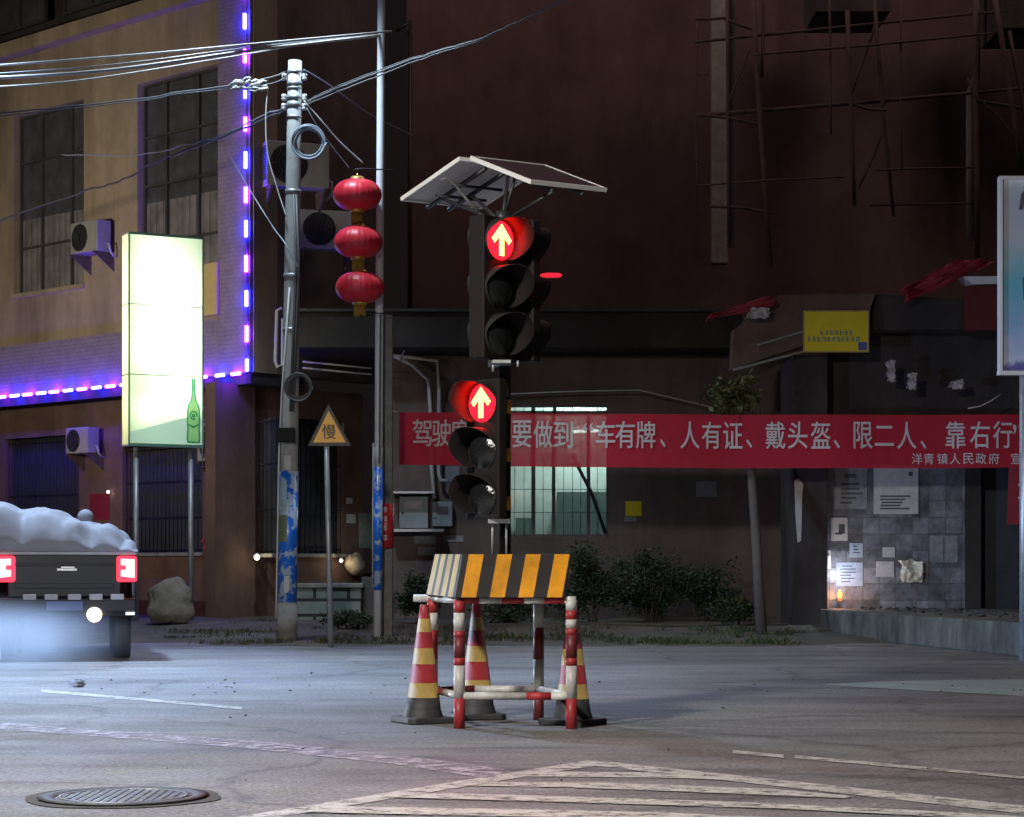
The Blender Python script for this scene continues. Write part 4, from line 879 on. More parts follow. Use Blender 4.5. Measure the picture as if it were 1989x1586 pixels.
# overhead cables
def cab(pts, w, mat, label, Y=None, wob=0):
    q = []
    for p in pts: q.append(P(*p))
    # smooth with catmull-rom
    out = []
    for i in range(len(q) - 1):
        p0, p1, p2, p3 = q[max(i-1, 0)], q[i], q[i+1], q[min(i+2, len(q)-1)]
        for k in range(8):
            t = k/8; v = .5*((2*p1) + (p2-p0)*t + (2*p0 - 5*p1 + 4*p2 - p3)*t*t + (3*p1 - p0 - 3*p2 + p3)*t**3)
            out.append(v + Vector((0, 0, wob*nz(v.x*9, v.y*9, 5))))
    out.append(q[-1]); m = MB(); m.tube(out, w, 6); return tag(make('overhead_cable', m, A[mat]), label, 'cable')
cab([(-80, 132, 27), (250, 107, 28.5), (500, 84, 30), (760, 60, 33)], .016, 'cable_pale', 'topmost bright overhead cable at the upper left')
cab([(-80, 154, 27), (200, 137, 28), (500, 96, 30), (740, 68, 33)], .024, 'cable_pale', 'thick bluish overhead cable under the topmost one at the upper left')
cab([(-80, 147, 26.8), (200, 127, 27.8), (500, 90, 30), (740, 66, 33)], .010, 'cable_grey', 'thin overhead cable between the two brightest at the upper left')
cab([(-80, 172, 27), (150, 156, 28), (430, 113, 30), (560, 90, 32)], .013, 'cable_pale', 'lowest of the four bright overhead cables at the upper left')
cab([(-40, 222, 34), (200, 200, 33), (400, 172, 32.3), (480, 160, 32), (555, 140, 31.9)], .013, 'cable_mid', 'twisted overhead cable running left from the concrete pole top', wob=.03)
cab([(-40, 228, 34), (200, 204, 33), (400, 176, 32.3), (490, 168, 32), (555, 152, 31.9)], .009, 'cable_mid', 'twin strand just below the twisted cable left of the pole', wob=.03)
cab([(120, 300, 40), (270, 300, 39), (430, 262, 35), (500, 228, 33), (555, 208, 31.9)], .012, 'cable_grey', 'dim cable dropping left from the concrete pole across the windows', wob=.04)
cab([(-20, 435, 41), (150, 376, 39.5), (240, 348, 38.8), (310, 310, 37.5), (470, 250, 33.5), (555, 212, 31.9)], .018, 'cable', 'dark cable sagging across the two tall windows', wob=.05)
for k, (dz, w, lab) in enumerate(((0, .020, 'thick upper overhead cable rising right from the concrete pole'), (7, .015, 'middle strand of the cables rising right from the pole'), (-4, .010, 'thin strand above the cables rising right from the pole'))):
    cab([(598, 196 + dz*.6, 31.9), (640, 178 + dz, 31.5), (740, 138 + dz, 31), (850, 100 + dz*.6, 30), (920, 80 + dz*.4, 29.5), (1000, 45, 29), (1110, -8, 28)], w*.72, 'cable_mid', lab, wob=.02)
cab([(590, 135, 31.9), (640, 165, 33), (720, 222, 36), (800, 262, 42)], .012, 'cable_grey', 'thin cable falling right from the pole top behind the lamp post')
cab([(590, 195, 31.9), (625, 235, 32), (660, 275, 32.2), (705, 316, 32.4)], .012, 'cable_pale', 'pale cable from the pole to the lantern bracket')
cab([(596, 210, 31.9), (620, 250, 32), (650, 290, 32.2), (678, 325, 32.4)], .009, 'cable_grey', 'thin second cable from the pole to the lantern bracket')
cab([(520, 175, 31.9), (516, 230, 31.9), (520, 300, 31.9), (540, 370, 31.9), (556, 420, 31.85)], .011, 'cable_pale', 'loose pale cable looping down left of the concrete pole', wob=.03)
cab([(440, 290, 36), (480, 360, 34), (530, 440, 32.5), (552, 470, 31.85), (580, 520, 31.8)], .012, 'cable_grey', 'cable slanting down past the light string to the concrete pole')
m = MB()
for k in range(26):
    c = P(468 + random.uniform(-24, 34), 170 + random.uniform(-10, 10), 31.9); c2 = c + Vector((random.uniform(.08, .2), random.uniform(-.05, .05), random.uniform(.0, .08))); m.tube([c, (c+c2)/2 + Vector((0,0,random.uniform(-.03,.05))), c2], random.uniform(.01, .024), 5)
tag(make('cable_splice', m, A['cable_pale']), 'tangled pale cable splice hanging left of the concrete pole top', 'cable splice')

# ================================================================== lamp post and old square pole
YL = 33.0
lp = thing('lamp_post', 'slender white steel lamp post rising out of the top of the picture', 'lamp post', Vector((P(734, 1235, YL).x, YL, 0)))
lb = Vector((P(733, 1238, YL).x, YL, -.05)); lt = P(741, -60, YL); lt2 = Vector((lt.x, lt.y, lt.z + 1.0))
lpp = lambda py: lb.lerp(lt, ((CZ + (HZ - py)*YL/F) - lb.z)/(lt.z - lb.z))
m = MB(); m.tube([lb, lpp(600), lt, lt2], [.068, .064, .06, .058], 16); make('shaft', m, A['steel_white'], lp)
m = MB(); m.tube([lt2, lt2 + Vector((-.6, -.8, .35)), lt2 + Vector((-1.6, -2.0, .45))], .035, 8); make('arm', m, A['steel_white'], lp)
m = MB(); c = lt2 + Vector((-1.9, -2.4, .42)); m.box((c.x - .35, c.y - .35, c.z - .05), (c.x + .35, c.y + .35, c.z + .07)); make('lamp_head', m, A['steel_white'], lp, .03)
m = MB(); m.tube([lpp(906), lpp(868)], .073, 16); make('sticker', m, A['paper'], lp)
m = MB(); m.tube([lpp(1146), lpp(906)], .073, 16); make('poster_wrap', m, A['wrap_blue'], lp)
m = MB(); m.tube([lpp(1140) + Vector((-.085, -.01, 0)), lpp(860) + Vector((-.085, -.01, 0))], .012, 6); make('cable', m, A['cable_pale'], lp)
m = MB(); m.tube([lpp(900) + Vector((.02, -.08, 0)), lpp(612) + Vector((.02, -.075, 0))], .016, 6); make('green_cable', m, M('green_cable', (.06, .22, .14), .5, var=.2), lp)
sq = thing('square_concrete_post', 'square weathered concrete post standing against the lamp post', 'post', Vector((P(751, 1235, 33.3).x, 33.3, 0)))
xc = P(750, 1235, 33.3).x
m = MB(); m.box((xc - .105, 33.2, -.05), (xc + .105, 33.42, CZ + (HZ - 612)*33.3/F)); make('shaft', m, A['concrete'], sq, .015)
m = MB(); m.tube([(xc + .01, 33.22, CZ + (HZ - y)*33.3/F) for y in (1064, 978)], .118, 16); w_ = make('red_poster', m, A['wrap_red'], sq)
m = MB()
for y in (985, 1003, 1021, 1039):
    for k in range(3): yy = y + 3.5*k; m.box((xc - .03, 33.085, CZ + (HZ - yy - 1.6)*33.3/F), (xc + .03, 33.11, CZ + (HZ - yy)*33.3/F))
    m.box((xc - .006, 33.083, CZ + (HZ - y - 11)*33.3/F), (xc + .008, 33.11, CZ + (HZ - y)*33.3/F))
make('writing', m, A['paper'], w_)

# ================================================================== lanterns
YN = 32.6
br = thing('lantern_bracket', 'thin black bracket rods holding the lantern string to the lamp post', 'bracket', P(728, 330, YN))
m = MB(); m.tube([P(686, 330, YN), P(700, 327, YN), P(765, 330, YN + .3)], .012, 6); make('rod', m, A['dark_metal'], br)
m = MB(); m.tube([P(700, 607, YN), P(768, 609, YN + .3)], .012, 6); make('rod', m, A['dark_metal'], br)
def lantern(c, label, first=None):
    if first: return dup(first, c, random.uniform(0, 1), label)
    t = thing('red_lantern', label, 'lantern', (0,0,0), 'string of three red lanterns'); a, b = .37, .255
    prof = [(a*math.cos(t_)**.85 if abs(t_) < 1.4 else .11, b*math.sin(t_)) for t_ in [(-1.28 + 2.56*i/14) for i in range(15)]]
    m = MB(); m.lathe(prof, (0,0,0), 72, ribs=24, amp=.05); make('body', m, A['red_cloth'], t)
    m = MB(); m.lathe([(.0, .285), (.1, .285), (.115, .25), (.12, .235)], n=24); m.lathe([(.12, -.235), (.115, -.25), (.1, -.285), (0, -.285)], n=24); make('gold_cap', m, A['gold'], t)
    m = MB(); m.tube([(0,0,.28), (0,0,.34)], .012, 6); make('hook', m, A['gold'], t)
    m = MB()
    for i in range(30):
        q = 2*math.pi*i/30; m.tube([(.085*math.cos(q), .085*math.sin(q), -.28), (.09*math.cos(q), .09*math.sin(q), -.44 + random.uniform(-.02, .02))], .009, 4)
    make('fringe', m, A['gold_fringe'], t)
    t.location = c; return t
l0 = lantern(P(694, 378, YN), 'topmost of the three red lanterns beside the lamp post')
lantern(P(696, 470, YN), 'middle of the three red lanterns beside the lamp post', l0)
lantern(P(699, 558, YN), 'lowest of the three red lanterns beside the lamp post', l0)

# ================================================================== warning sign
Yw = 29.8
ws = thing('warning_sign', 'yellow triangular warning sign with a black border and one Chinese character on a thin post', 'road sign', Vector((P(643, 1257, Yw).x, Yw, 0)))
m = MB(); m.tube([Vector((P(643, 1257, Yw).x, Yw, -.05)), P(634, 855, Yw)], [.042, .036], 12); make('post', m, A['steel'], ws)
def tri(k): # shrink toward centroid
    q = [(638, 783), (597, 866), (683, 866)]; cx_, cy_ = 639.3, 838.3
    return [(cx_ + (x - cx_)*k, cy_ + (y - cy_)*k) for x, y in q]
Yf = Yw - .06
m = MB(); m.prism([P(x, y, Yf) for x, y in tri(1.0)], (0, .02, 0)); make('border_plate', m, A['sign_black'], ws, .006)
m = MB(); m.prism([P(x, y, Yf - .003) for x, y in tri(.74)], (0, .0025, 0)); make('yellow_face', m, A['sign_yellow'], ws)
m = MB(); text_mesh(m, '慢', 626, 652, 824, 852, Yf - .007, 0, .02); make('lettering', m, A['sign_black'], ws, recalc=False)

# ================================================================== portable solar traffic light
tl = thing('traffic_light', 'portable solar traffic light showing two red arrows on a striped stand', 'traffic light', Vector((0, 15.3, 0)))
YT = 15.3; sT = YT / F
def TP(px, py, dy=0): return Vector(((px - CX)*sT, YT + dy, CZ + (HZ - py)*sT))
m = MB(); m.tube([TP(980, 1090, .22), TP(980, 400, .22)], .048, 14); make('mast', m, A['black_plastic'], tl)
m = MB()
for y in (772, 867, 962): m.tube([TP(980, y + 27, .22), TP(980, y, .22)], .0495, 14)
make('mast_tape', m, A['stripe_yellow'], tl)
m = MB()
for x in (957, 984): m.tube([TP(x, 1082, -.02), TP(x, 1022, -.02), TP(x + 4, 1008, 0)], .011, 6)
m.box(TP(948, 1016, -.08), TP(990, 1008, .24)); make('mast_clamp', m, A['steel'], tl)
m = MB(); m.box(TP(948, 706, -.06), TP(992, 700, .24)); m.tube([TP(958, 722, -.03), TP(958, 704, -.03)], .012, 6); m.tube([TP(1006, 712, .0), TP(1006, 700, .0)], .01, 6); make('head_bracket', m, A['steel'], tl)
def head(center_px, yc, yaw, h, w, d, lit, visor_len, name, ox=(0, 0), dy=0):
    """three lens signal head; yaw>0 faces the viewer's right"""
    visor_len *= .88
    n = Vector((math.sin(yaw), -math.cos(yaw), 0)); u = Vector((math.cos(yaw), math.sin(yaw), 0)); up = Vector((0, 0, 1)); side = (1 if yaw > 0 else -1) if abs(yaw) < 1 else 0
    c = TP(center_px, yc, dy) + n*ox[1] + u*ox[0]
    def L(a, b, z): return c + u*a + n*b + up*z
    m = MB(); m.box((-w/2, -d, -h/2), (w/2, 0, h/2), 0, lambda v: L(v.x, v.y, v.z)); hd = make(name, m, A['black_plastic'], tl, .012)
    pitch = h / 3; r = pitch*.44
    for k in range(3):
        z = h/2 - pitch*(k + .5)
        tr = lambda v: L(v.x, v.z, z + v.y)
        if lit and k == 0:
            m = MB(); m.lathe([(0, .006), (r*.7, .004), (r*.93, .001)], n=36, T=tr); ln = make('lens', m, A['lens_red'], hd)
            m = MB(); s = r*.80
            sh = [(-.2, -.92), (.2, -.92), (.2, .22), (.62, -.2), (.86, .06), (.0, .98), (-.86, .06), (-.62, -.2), (-.2, .22)]
            m.prism([L(x*s, .012, z + y*s) for x, y in sh], n*.004); make('arrow', m, A['arrow'], ln)
        else:
            m = MB(); m.lathe([(0, .045), (r*.35, .042), (r*.7, .028), (r*.93, .001)], n=36, T=tr); make('lens', m, A['lens_dark'], hd)
        m = MB(); N = 40; a0 = -math.radians(62); a1 = math.radians(242); vs = []
        ring_ = lambda rr, bb, a: L(rr*math.cos(a), bb, z + rr*math.sin(a))
        for i in range(N + 1):
            a = a0 + (a1 - a0)*i/N; ln_ = visor_len*max(.07, min(1, .46 + .40*math.sin(a) + side*.46*math.cos(a)))
            vs += [ring_(r, 0, a), ring_(r*1.02, ln_, a), ring_(r*1.05, ln_, a), ring_(r*1.07, 0, a)]
        fs = []
        for i in range(N):
            for q in range(3): fs.append((4*i + q, 4*i + 4 + q, 4*i + 5 + q, 4*i + 1 + q))
        m.add(vs, fs, 0, True)
        for q in range(len(m.m)): m.m[q] = 0 if q % 3 == 0 else 1
        make('visor', m, [A['visor_inner'], A['visor_outer']], hd, recalc=True)
    return hd
yu = (421 + 698)/2; hu = (698 - 421)*sT
head(968, yu, math.radians(48), hu, .36, .085, True, .23, 'signal_head', (0, .02))
head(1018, yu, math.radians(138), hu, .34, .085, True, .26, 'signal_head', (0, .0), .27)
head(968 - 26, yu, math.radians(228), hu, .36, .085, False, .07, 'signal_head', (0, 0), .09)
yl = (738 + 1008)/2; hl = (1008 - 738)*sT
head(948, yl, math.radians(-46), hl, .36, .085, True, .23, 'signal_head', (0, .06))
m = MB(); m.tube([TP(x, 530.5, .1) for x in (1050, 1056, 1064, 1084, 1089, 1092)], [.008, .015, .019, .018, .014, .006], 12); make('visor_glow_bar', m, EM('red_visor_glow', (1, .03, .06), .95), tl)  # glowing bar added for the red light caught on the side visor
# solar panels
def panel(a, b, c, d, name):
    a, b, c, d = [Vector(v) for v in (a, b, c, d)]; n = (b - a).cross(d - a).normalized()
    if n.z < 0: n = -n
    cen = (a + b + c + d)/4; ins = lambda v, k: cen + (v - cen)*k
    m = MB(); q = [a, b, c, d]; k = .955
    for i in range(4):
        p, r_ = q[i], q[(i+1) % 4]; m.add([p, r_, ins(r_, k), ins(p, k), p + n*.032, r_ + n*.032, ins(r_, k) + n*.032, ins(p, k) + n*.032], [(0,1,2,3), (4,5,6,7), (0,1,5,4), (2,3,7,6)])
    fr_ = make(name, m, A['alu'], tl)
    m = MB(); m.add([ins(v, .97) + n*.026 for v in q], [(0,1,2,3)]); make('solar_cells', m, A['solar_top'], fr_, recalc=False)
    m = MB(); m.add([ins(v, .97) + n*.012 for v in q], [(0,1,2,3)]); make('back_sheet', m, A['solar_back'], fr_, recalc=False)
def at(px, py, Y): return P(px, py, Y)
RA, RD, RC = at(912, 310, 15.6), at(1030, 357, 15.05), at(1178, 373, 15.52); RB = RA + RC - RD
panel(RA, RD, RC, RB, 'solar_panel')
LE, LF, LG = at(893, 311, 15.65), at(779, 390, 16.15), at(935, 406, 16.65); LH = LE + LG - LF
panel(LE, LF, LG, LH, 'solar_panel')
m = MB(); dn = Vector((0, 0, -.035))
for f0, f1, k0, k1 in ((.32, .32, -.02, 1.0), (.58, .58, -.02, 1.0)):
    p0 = LF.lerp(LG, f0) + dn; p1 = LE.lerp(LH, f1) + dn; m.tube([p0, p1], .018, 6)
for f in (.35, .62):
    p0 = LF.lerp(LE, f) + dn*1.5; p1 = LG.lerp(LH, f) + dn*1.5; m.tube([p0.lerp(p1, .18), p0.lerp(p1, .8)], .013, 6)
for f in (.3, .7): m.tube([RA.lerp(RB, f) + dn, RD.lerp(RC, f) + dn], .018, 6)
top = TP(974, 412, .22)
for q in (LF.lerp(LG, .32).lerp(LE.lerp(LH, .32), .25), LF.lerp(LG, .58).lerp(LE.lerp(LH, .58), .4), RD.lerp(RC, .3), RD.lerp(RC, .2).lerp(RA.lerp(RB, .2), .5), LE.lerp(LH, .6)):
    m.tube([q + dn, top + Vector(((q.x - top.x)*.18, 0, 0))], .014, 6)
m.tube([TP(976, 425, .22), TP(976, 400, .22)], .055, 10); make('panel_bracket', m, A['dark_metal'], tl)
m = MB(); m.tube([TP(855, 352, -.05), TP(868, 348, -.05), TP(885, 360, .0), TP(905, 385, 0), TP(930, 410, 0)], .012, 6); make('wire', m, A['cable'], tl)
# stand of red and white pipe (four legs), striped hood
Lfl = Vector((P(892, 1416, 14.86).x, 14.9, 0)); Lfr = Vector((P(1110, 1415, 14.86).x, 14.86, 0)); Lbl = Vector((P(840, 1398, 15.7).x, 15.72, 0)); Lbr = Vector((P(1046, 1398, 15.7).x, 15.7, 0))
zt_ = CZ + (HZ - 1165)*14.86/F; rp_ = .041
def bands(a, b, segs, r=rp_, name='leg'):
    m = MB()
    for (f0, f1, k) in segs: m.tube([a.lerp(b, f0), a.lerp(b, f1)], r, 16, k, cap=True)
    return make(name, m, [A['pipe_pale'], A['pipe_red'], A['pipe_dark']], tl)
U = Vector((0, 0, zt_))
bands(Lfl, Lfl + U, ((0, .235, 1), (.235, .49, 0), (.49, .55, 1), (.55, .71, 2), (.71, .76, 1), (.76, .90, 0), (.90, 1, 1)))
bands(Lfr, Lfr + U, ((0, .235, 1), (.235, .49, 0), (.49, .55, 1), (.55, .73, 2), (.73, .78, 1), (.78, .85, 0), (.85, .92, 1), (.92, 1, 0)))
bands(Lbl, Lbl + U, ((0, .25, 1), (.25, .5, 0), (.5, .74, 1), (.74, .88, 0), (.88, 1, 1)))
bands(Lbr, Lbr + U, ((0, .25, 2), (.25, .5, 0), (.5, .76, 2), (.76, .95, 0), (.95, 1, 1)))
zl_ = CZ + (HZ - 1352)*14.86/F
rail = lambda a, b, segs: bands(a, b, segs, .028, 'rail')
Zt = Vector((0, 0, zt_)); Zl = Vector((0, 0, zl_))
rail(Lfl + Zt, Lfr + Zt, ((0, .18, 1), (.18, .38, 0), (.38, .58, 1), (.58, .76, 0), (.76, .94, 1), (.94, 1.04, 0)))
rail(Lbl + Zt, Lbr + Zt, ((-.18, .3, 0), (.3, .6, 1), (.6, 1.0, 0)))
rail(Lbl + Zt, Lfl + Zt, ((-.1, .5, 0), (.5, 1, 0))); rail(Lbr + Zt, Lfr + Zt, ((0, .5, 0), (.5, 1, 1)))
rail(Lfl + Zl, Lfr + Zl, ((0, .6, 0), (.6, .82, 1), (.82, 1, 0))); rail(Lbl + Zl, Lbr + Zl, ((0, .4, 2), (.4, 1, 0))); rail(Lbl + Zl, Lfl + Zl, ((0, .5, 2), (.5, 1, 0))); rail(Lbr + Zl, Lfr + Zl, ((0, 1, 0),))
# hood: front board with wide stripes, left board with narrow stripes
hb0 = Vector((P(884, 1160, 14.82).x, 14.83, zt_ + .02)); hb1 = Vector((P(1096, 1160, 14.82).x, 14.80, zt_ + .02))
hk0 = Vector((P(828, 1157, 15.7).x, 15.72, zt_ + .03)); hk1 = hk0 + (hb1 - hb0)
ht0 = P(899, 1076, 15.05); ht1 = P(1111, 1076, 15.03); hs0 = P(845, 1076, 15.8); hs1 = hs0 + (ht1 - ht0)
def striped(q, stops, name, mats, th=.012):
    a, b, c, d = q; n = (b - a).cross(d - a).normalized(); m = MB()
    for f0, f1, k in stops: m.add([a.lerp(b, f0), a.lerp(b, f1), d.lerp(c, f1), d.lerp(c, f0)], [(0,1,2,3)], k)
    e = [v - n*th for v in q]; m.add(list(q) + e, [(4,5,6,7), (0,1,5,4), (1,2,6,5), (2,3,7,6), (3,0,4,7)], 1)
    return make(name, m, mats, tl, recalc=False)
st = []; w_ = .135
for k in range(4): a = .085 + k*.255; st += [(max(0, a - .12 if k == 0 else a - .12), a, 1), (a, a + w_, 0)]
st = [(0, .055, 1)]; x = .055
for k in range(4): st += [(x, x + .137, 0), (x + .137, min(1, x + .262), 1)]; x += .262 if k < 3 else 0
striped((hb0, hb1, ht1, ht0), st + [(x + .262 if x + .262 < 1 else .999, 1, 1)], 'front_board', [A['stripe_yellow'], A['stripe_black']])
st = []
for k in range(4): st += [(k*.25, k*.25 + .16, 0), (k*.25 + .16, k*.25 + .25, 1)]
striped((hk0, hb0, ht0, hs0), st, 'side_board', [A['stripe_pale'], A['stripe_black']])
m = MB(); m.add([hb1, hk1, hs1, ht1], [(0,1,2,3)]); m.add([hk1, hk0, hs0, hs1], [(0,1,2,3)]); m.add([ht0, ht1, hs1, hs0], [(0,1,2,3)]); make('back_board', m, A['stripe_black'], tl, solid=.01)

# ================================================================== cones
def cone():
    t = thing('traffic_cone', '', 'traffic cone', (0,0,0), 'traffic cones round the striped stand')
    def r(z): return .132 + (.032 - .132)*(z - .1)/(.88 - .1)
    zs = [(.1, .19, 2), (.19, .30, 1), (.30, .44, 0), (.44, .56, 1), (.56, .68, 0), (.68, .78, 1), (.78, .88, 0)]
    m = MB(); pr = []
    for a, b, k in zs: pr += [(r(a), a, k), (r(b) , b, k)]
    pr += [(.03, .885, 0), (.02, .87, 0), (.0, .86, 0)]
    m.lathe(pr, n=32); make('body', m, [A['cone_red'], A['cone_yellow'], A['rubber']], t)
    m = MB(); m.prism([(.2*math.cos(a)*1.06 if 0 else x, y, 0) for x, y in ((-.2, -.16), (-.16, -.2), (.16, -.2), (.2, -.16), (.2, .16), (.16, .2), (-.16, .2), (-.2, .16))], (0, 0, .045)); m.lathe([(.15, .045), (.137, .09), (.132, .1)], n=32); make('base', m, A['rubber'], t, .01)
    return t
c0 = cone(); p = P(822, 1400, 15.45); c0.location = (p.x, 15.45, 0); c0.rotation_euler = (0, .012, .5)
c0['label'] = 'red and yellow traffic cone at the left of the striped stand'
p = P(926, 1395, 15.85); c1 = dup(c0, (p.x, 15.85, 0), .2, 'red and yellow traffic cone behind the front left leg of the stand'); c1.rotation_euler.x = -.01
p = P(1112, 1400, 15.35); c2 = dup(c0, (p.x, 15.3, 0), .9, 'traffic cone hidden behind the right front leg of the stand')

# ================================================================== truck with covered load
tx = -5.52; tr = thing('pickup_truck', 'dark pickup truck seen from behind with a white covered load and lit tail lights', 'truck', (tx, 25.5, 0), rz=math.atan2(5.52, 25.5))
WO[tr.name] = Vector((0, 0, 0))
W2 = .86
m = MB(); m.box((-W2, .06, .62), (-W2 + .06, 2.3, 1.32)); m.box((W2 - .06, .06, .62), (W2, 2.3, 1.32)); m.box((-W2, .06, .55), (W2, 2.3, .64)); m.box((-W2, 2.24, .64), (W2, 2.3, 1.32)); make('cargo_bed', m, A['truck_paint'], tr, .02)
m = MB(); m.box((-.70, 0, .80), (.66, .055, 1.31)); m.box((-.62, -.012, .9), (.58, 0, .96)); m.box((-.62, -.012, 1.18), (.58, 0, 1.21)); tg = make('tailgate', m, A['truck_paint'], tr, .015)
m = MB(); m.box((-.11, -.02, 1.12), (.13, -.002, 1.145)); m.box((-.06, -.02, 1.15), (.10, -.002, 1.17)); make('badge', m, A['chrome'], tg)
m = MB(); m.box((-W2, -.01, 1.315), (W2, .05, 1.36)); make('bed_rail', m, A['truck_grey'], tr, .01)
for s_ in (-1, 1):
    x0 = .615 if s_ > 0 else -.86
    m = MB(); m.box((x0, -.03, .98), (x0 + .245, .06, 1.30)); lh = make('tail_light', m, A['tail_red'], tr, .03)
    xi, xo = (x0 + .05, x0 + .215) if s_ > 0 else (x0 + .195, x0 + .03); xm = xi + (xo - xi)*.38
    m = MB(); m.prism([(xi, -.031, 1.05), (xo, -.031, 1.03), (xo, -.031, 1.26), (xi, -.031, 1.265), (xi, -.031, 1.19), (xm, -.031, 1.185), (xm, -.031, 1.13), (xi, -.031, 1.125)], (0, -.012, 0)); make('lamp_core', m, A['tail_core'], lh)
m = MB(); m.box((-.86, -.12, .60), (.86, .06, .78)); bp_ = make('bumper', m, A['truck_paint'], tr, .03)
m = MB()
for x in (-.44, -.18, .10, .36, .62): m.box((x - .08, -.135, .76), (x + .08, -.12, .83))
make('reflector', m, A['truck_grey'], bp_, .008)
m = MB(); m.box((-.24, -.13, .63), (.2, -.118, .74)); make('number_plate', m, M('plate_blue', (.10, .14, .3), .5, var=.3), bp_)
m = MB(); m.lathe([(0, -.16), (.06, -.16), (.085, -.145), (.09, -.12)], n=20, T=lambda v: Vector((v.x + .34, v.z, v.y + .575))); make('reversing_lamp', m, A['amber_lamp'], bp_)
m = MB(); m.box((.72, -.15, .57), (.83, -.12, .605)); make('side_reflex', m, A['white_glow'], bp_)  # small white reflex, given a glow of its own
for s_ in (-1, 1):
    x = s_*.70
    m = MB(); m.lathe([(.36, -.1), (.37, -.06), (.37, .06), (.36, .1), (.22, .1)], n=28, T=lambda v: Vector((x + v.z, .75 + v.x, .37 + v.y))); wh = make('wheel', m, A['tyre'], tr)
    m = MB(); m.lathe([(.0, .09), (.2, .09), (.22, .1)], n=24, T=lambda v: Vector((x + v.z*s_, .75 + v.x, .37 + v.y))); make('rim', m, A['steel'], wh)
    m = MB(); m.lathe([(.36, -.1), (.37, -.06), (.37, .06), (.36, .1), (.22, .1)], n=28, T=lambda v: Vector((x + v.z, 3.6 + v.x, .37 + v.y))); make('wheel', m, A['tyre'], tr)
m = MB(); m.prism([(-.84, 2.36, .5), (-.84, 2.36, 1.2), (-.62, 2.5, 1.66), (-.5, 2.55, 1.7), (.5, 2.55, 1.7), (.62, 2.5, 1.66), (.84, 2.36, 1.2), (.84, 2.36, .5)], (0, 1.7, 0)); m.box((-.84, 4.06, .5), (.84, 4.9, 1.1)); cb_ = make('cab', m, A['truck_paint'], tr, .04)
m = MB(); m.prism([(-.6, 2.40, 1.2), (-.5, 2.5, 1.58), (.5, 2.5, 1.58), (.6, 2.40, 1.2)], (0, .0, 0)); make('rear_window', m, A['pane'], cb_)
# load under white sheet: lies in the bed -> own thing
prof = [(-.88, 1.38), (-.87, 1.9), (-.80, 1.95), (-.62, 1.88), (-.43, 1.93), (-.18, 1.92), (.05, 1.80), (.24, 1.72), (.43, 1.68), (.6, 1.62), (.72, 1.56), (.82, 1.47), (.875, 1.36)]
def ph(x):
    for (a, za), (b, zb_) in zip(prof, prof[1:]):
        if a <= x <= b: t_ = (x - a)/(b - a); return za + (zb_ - za)*t_
    return 1.36
LUMPS = [(-.82, .55, .42, .8, 1.99), (-.30, .62, .50, .75, 1.93), (.02, .40, .42, .55, 1.80), (.47, .45, .30, .55, 1.72), (.74, .40, .15, .45, 1.53), (-.5, 1.4, .5, .7, 1.9), (.2, 1.3, .5, .8, 1.78), (.6, 1.5, .28, .6, 1.66), (-.15, .25, .3, .3, 1.62), (-.66, .22, .3, .28, 1.66), (.3, .22, .25, .25, 1.56)]
m = MB(); nx_, ny_ = 90, 70
for j in range(ny_ + 1):
    for i in range(nx_ + 1):
        x = -.88 + 1.755*i/nx_; y = -.02 + 2.2*j/ny_; top_ = 1.36 + 0*ph(x); e = min(1, (j/ny_)/.22) ; e2 = min(1, (1 - j/ny_)/.12)
        k = (math.sin(e*math.pi/2)**.6) * math.sin(e2*math.pi/2)**.5; z = 1.36 + (top_ - 1.36)*k
        acc = math.exp(1.40/.045)
        for (cx, cy, rx_, ry_, zt2) in LUMPS:
            d = ((x - cx)/rx_)**2 + ((y - cy)/ry_)**2
            if d < 1: acc += math.exp((1.36 + (zt2 - 1.36)*(1 - d)**.5)/.045)
        top_ = .045*math.log(acc) - .02
        e = min(1, (j/ny_)/.10); k = math.sin(e*math.pi/2)**.5 * math.sin(e2*math.pi/2)**.5; z = 1.36 + (top_ - 1.36)*k
        f1 = .5 - abs(nz(x*1.6 + z*3.0, y*1.2 - x*2.0, 7)); wr = .10*f1 + .055*(.5 - abs(nz(x*5 + z*2, y*4 - x*3, 3))) + .02*nz(x*3, y*3, 9) - .04
        yy = y - (.05*f1 if j < 8 else 0)
        m.v.append(Vector((x, yy, z + wr*k)))
for j in range(ny_):
    for i in range(nx_): m.f.append([j*(nx_+1)+i, j*(nx_+1)+i+1, (j+1)*(nx_+1)+i+1, (j+1)*(nx_+1)+i]); m.m.append(0); m.s.append(True)
ld = make('covered_load', m, A['tarp_white'], base=(0, 0, 0), solid=.01); ld.location = tr.location; ld.rotation_euler = tr.rotation_euler
tag(ld, 'lumpy load under a crumpled white sheet on the pickup bed', 'load')
m = MB(); c = P(166, 1004, 27.2); m.lathe([(.105*math.sin(math.pi*i/10), -.105*math.cos(math.pi*i/10)) for i in range(11)], c, 20); tag(make('round_bundle', m, A['tarp_white']), 'small round grey bundle on top of the covered load', 'bundle')

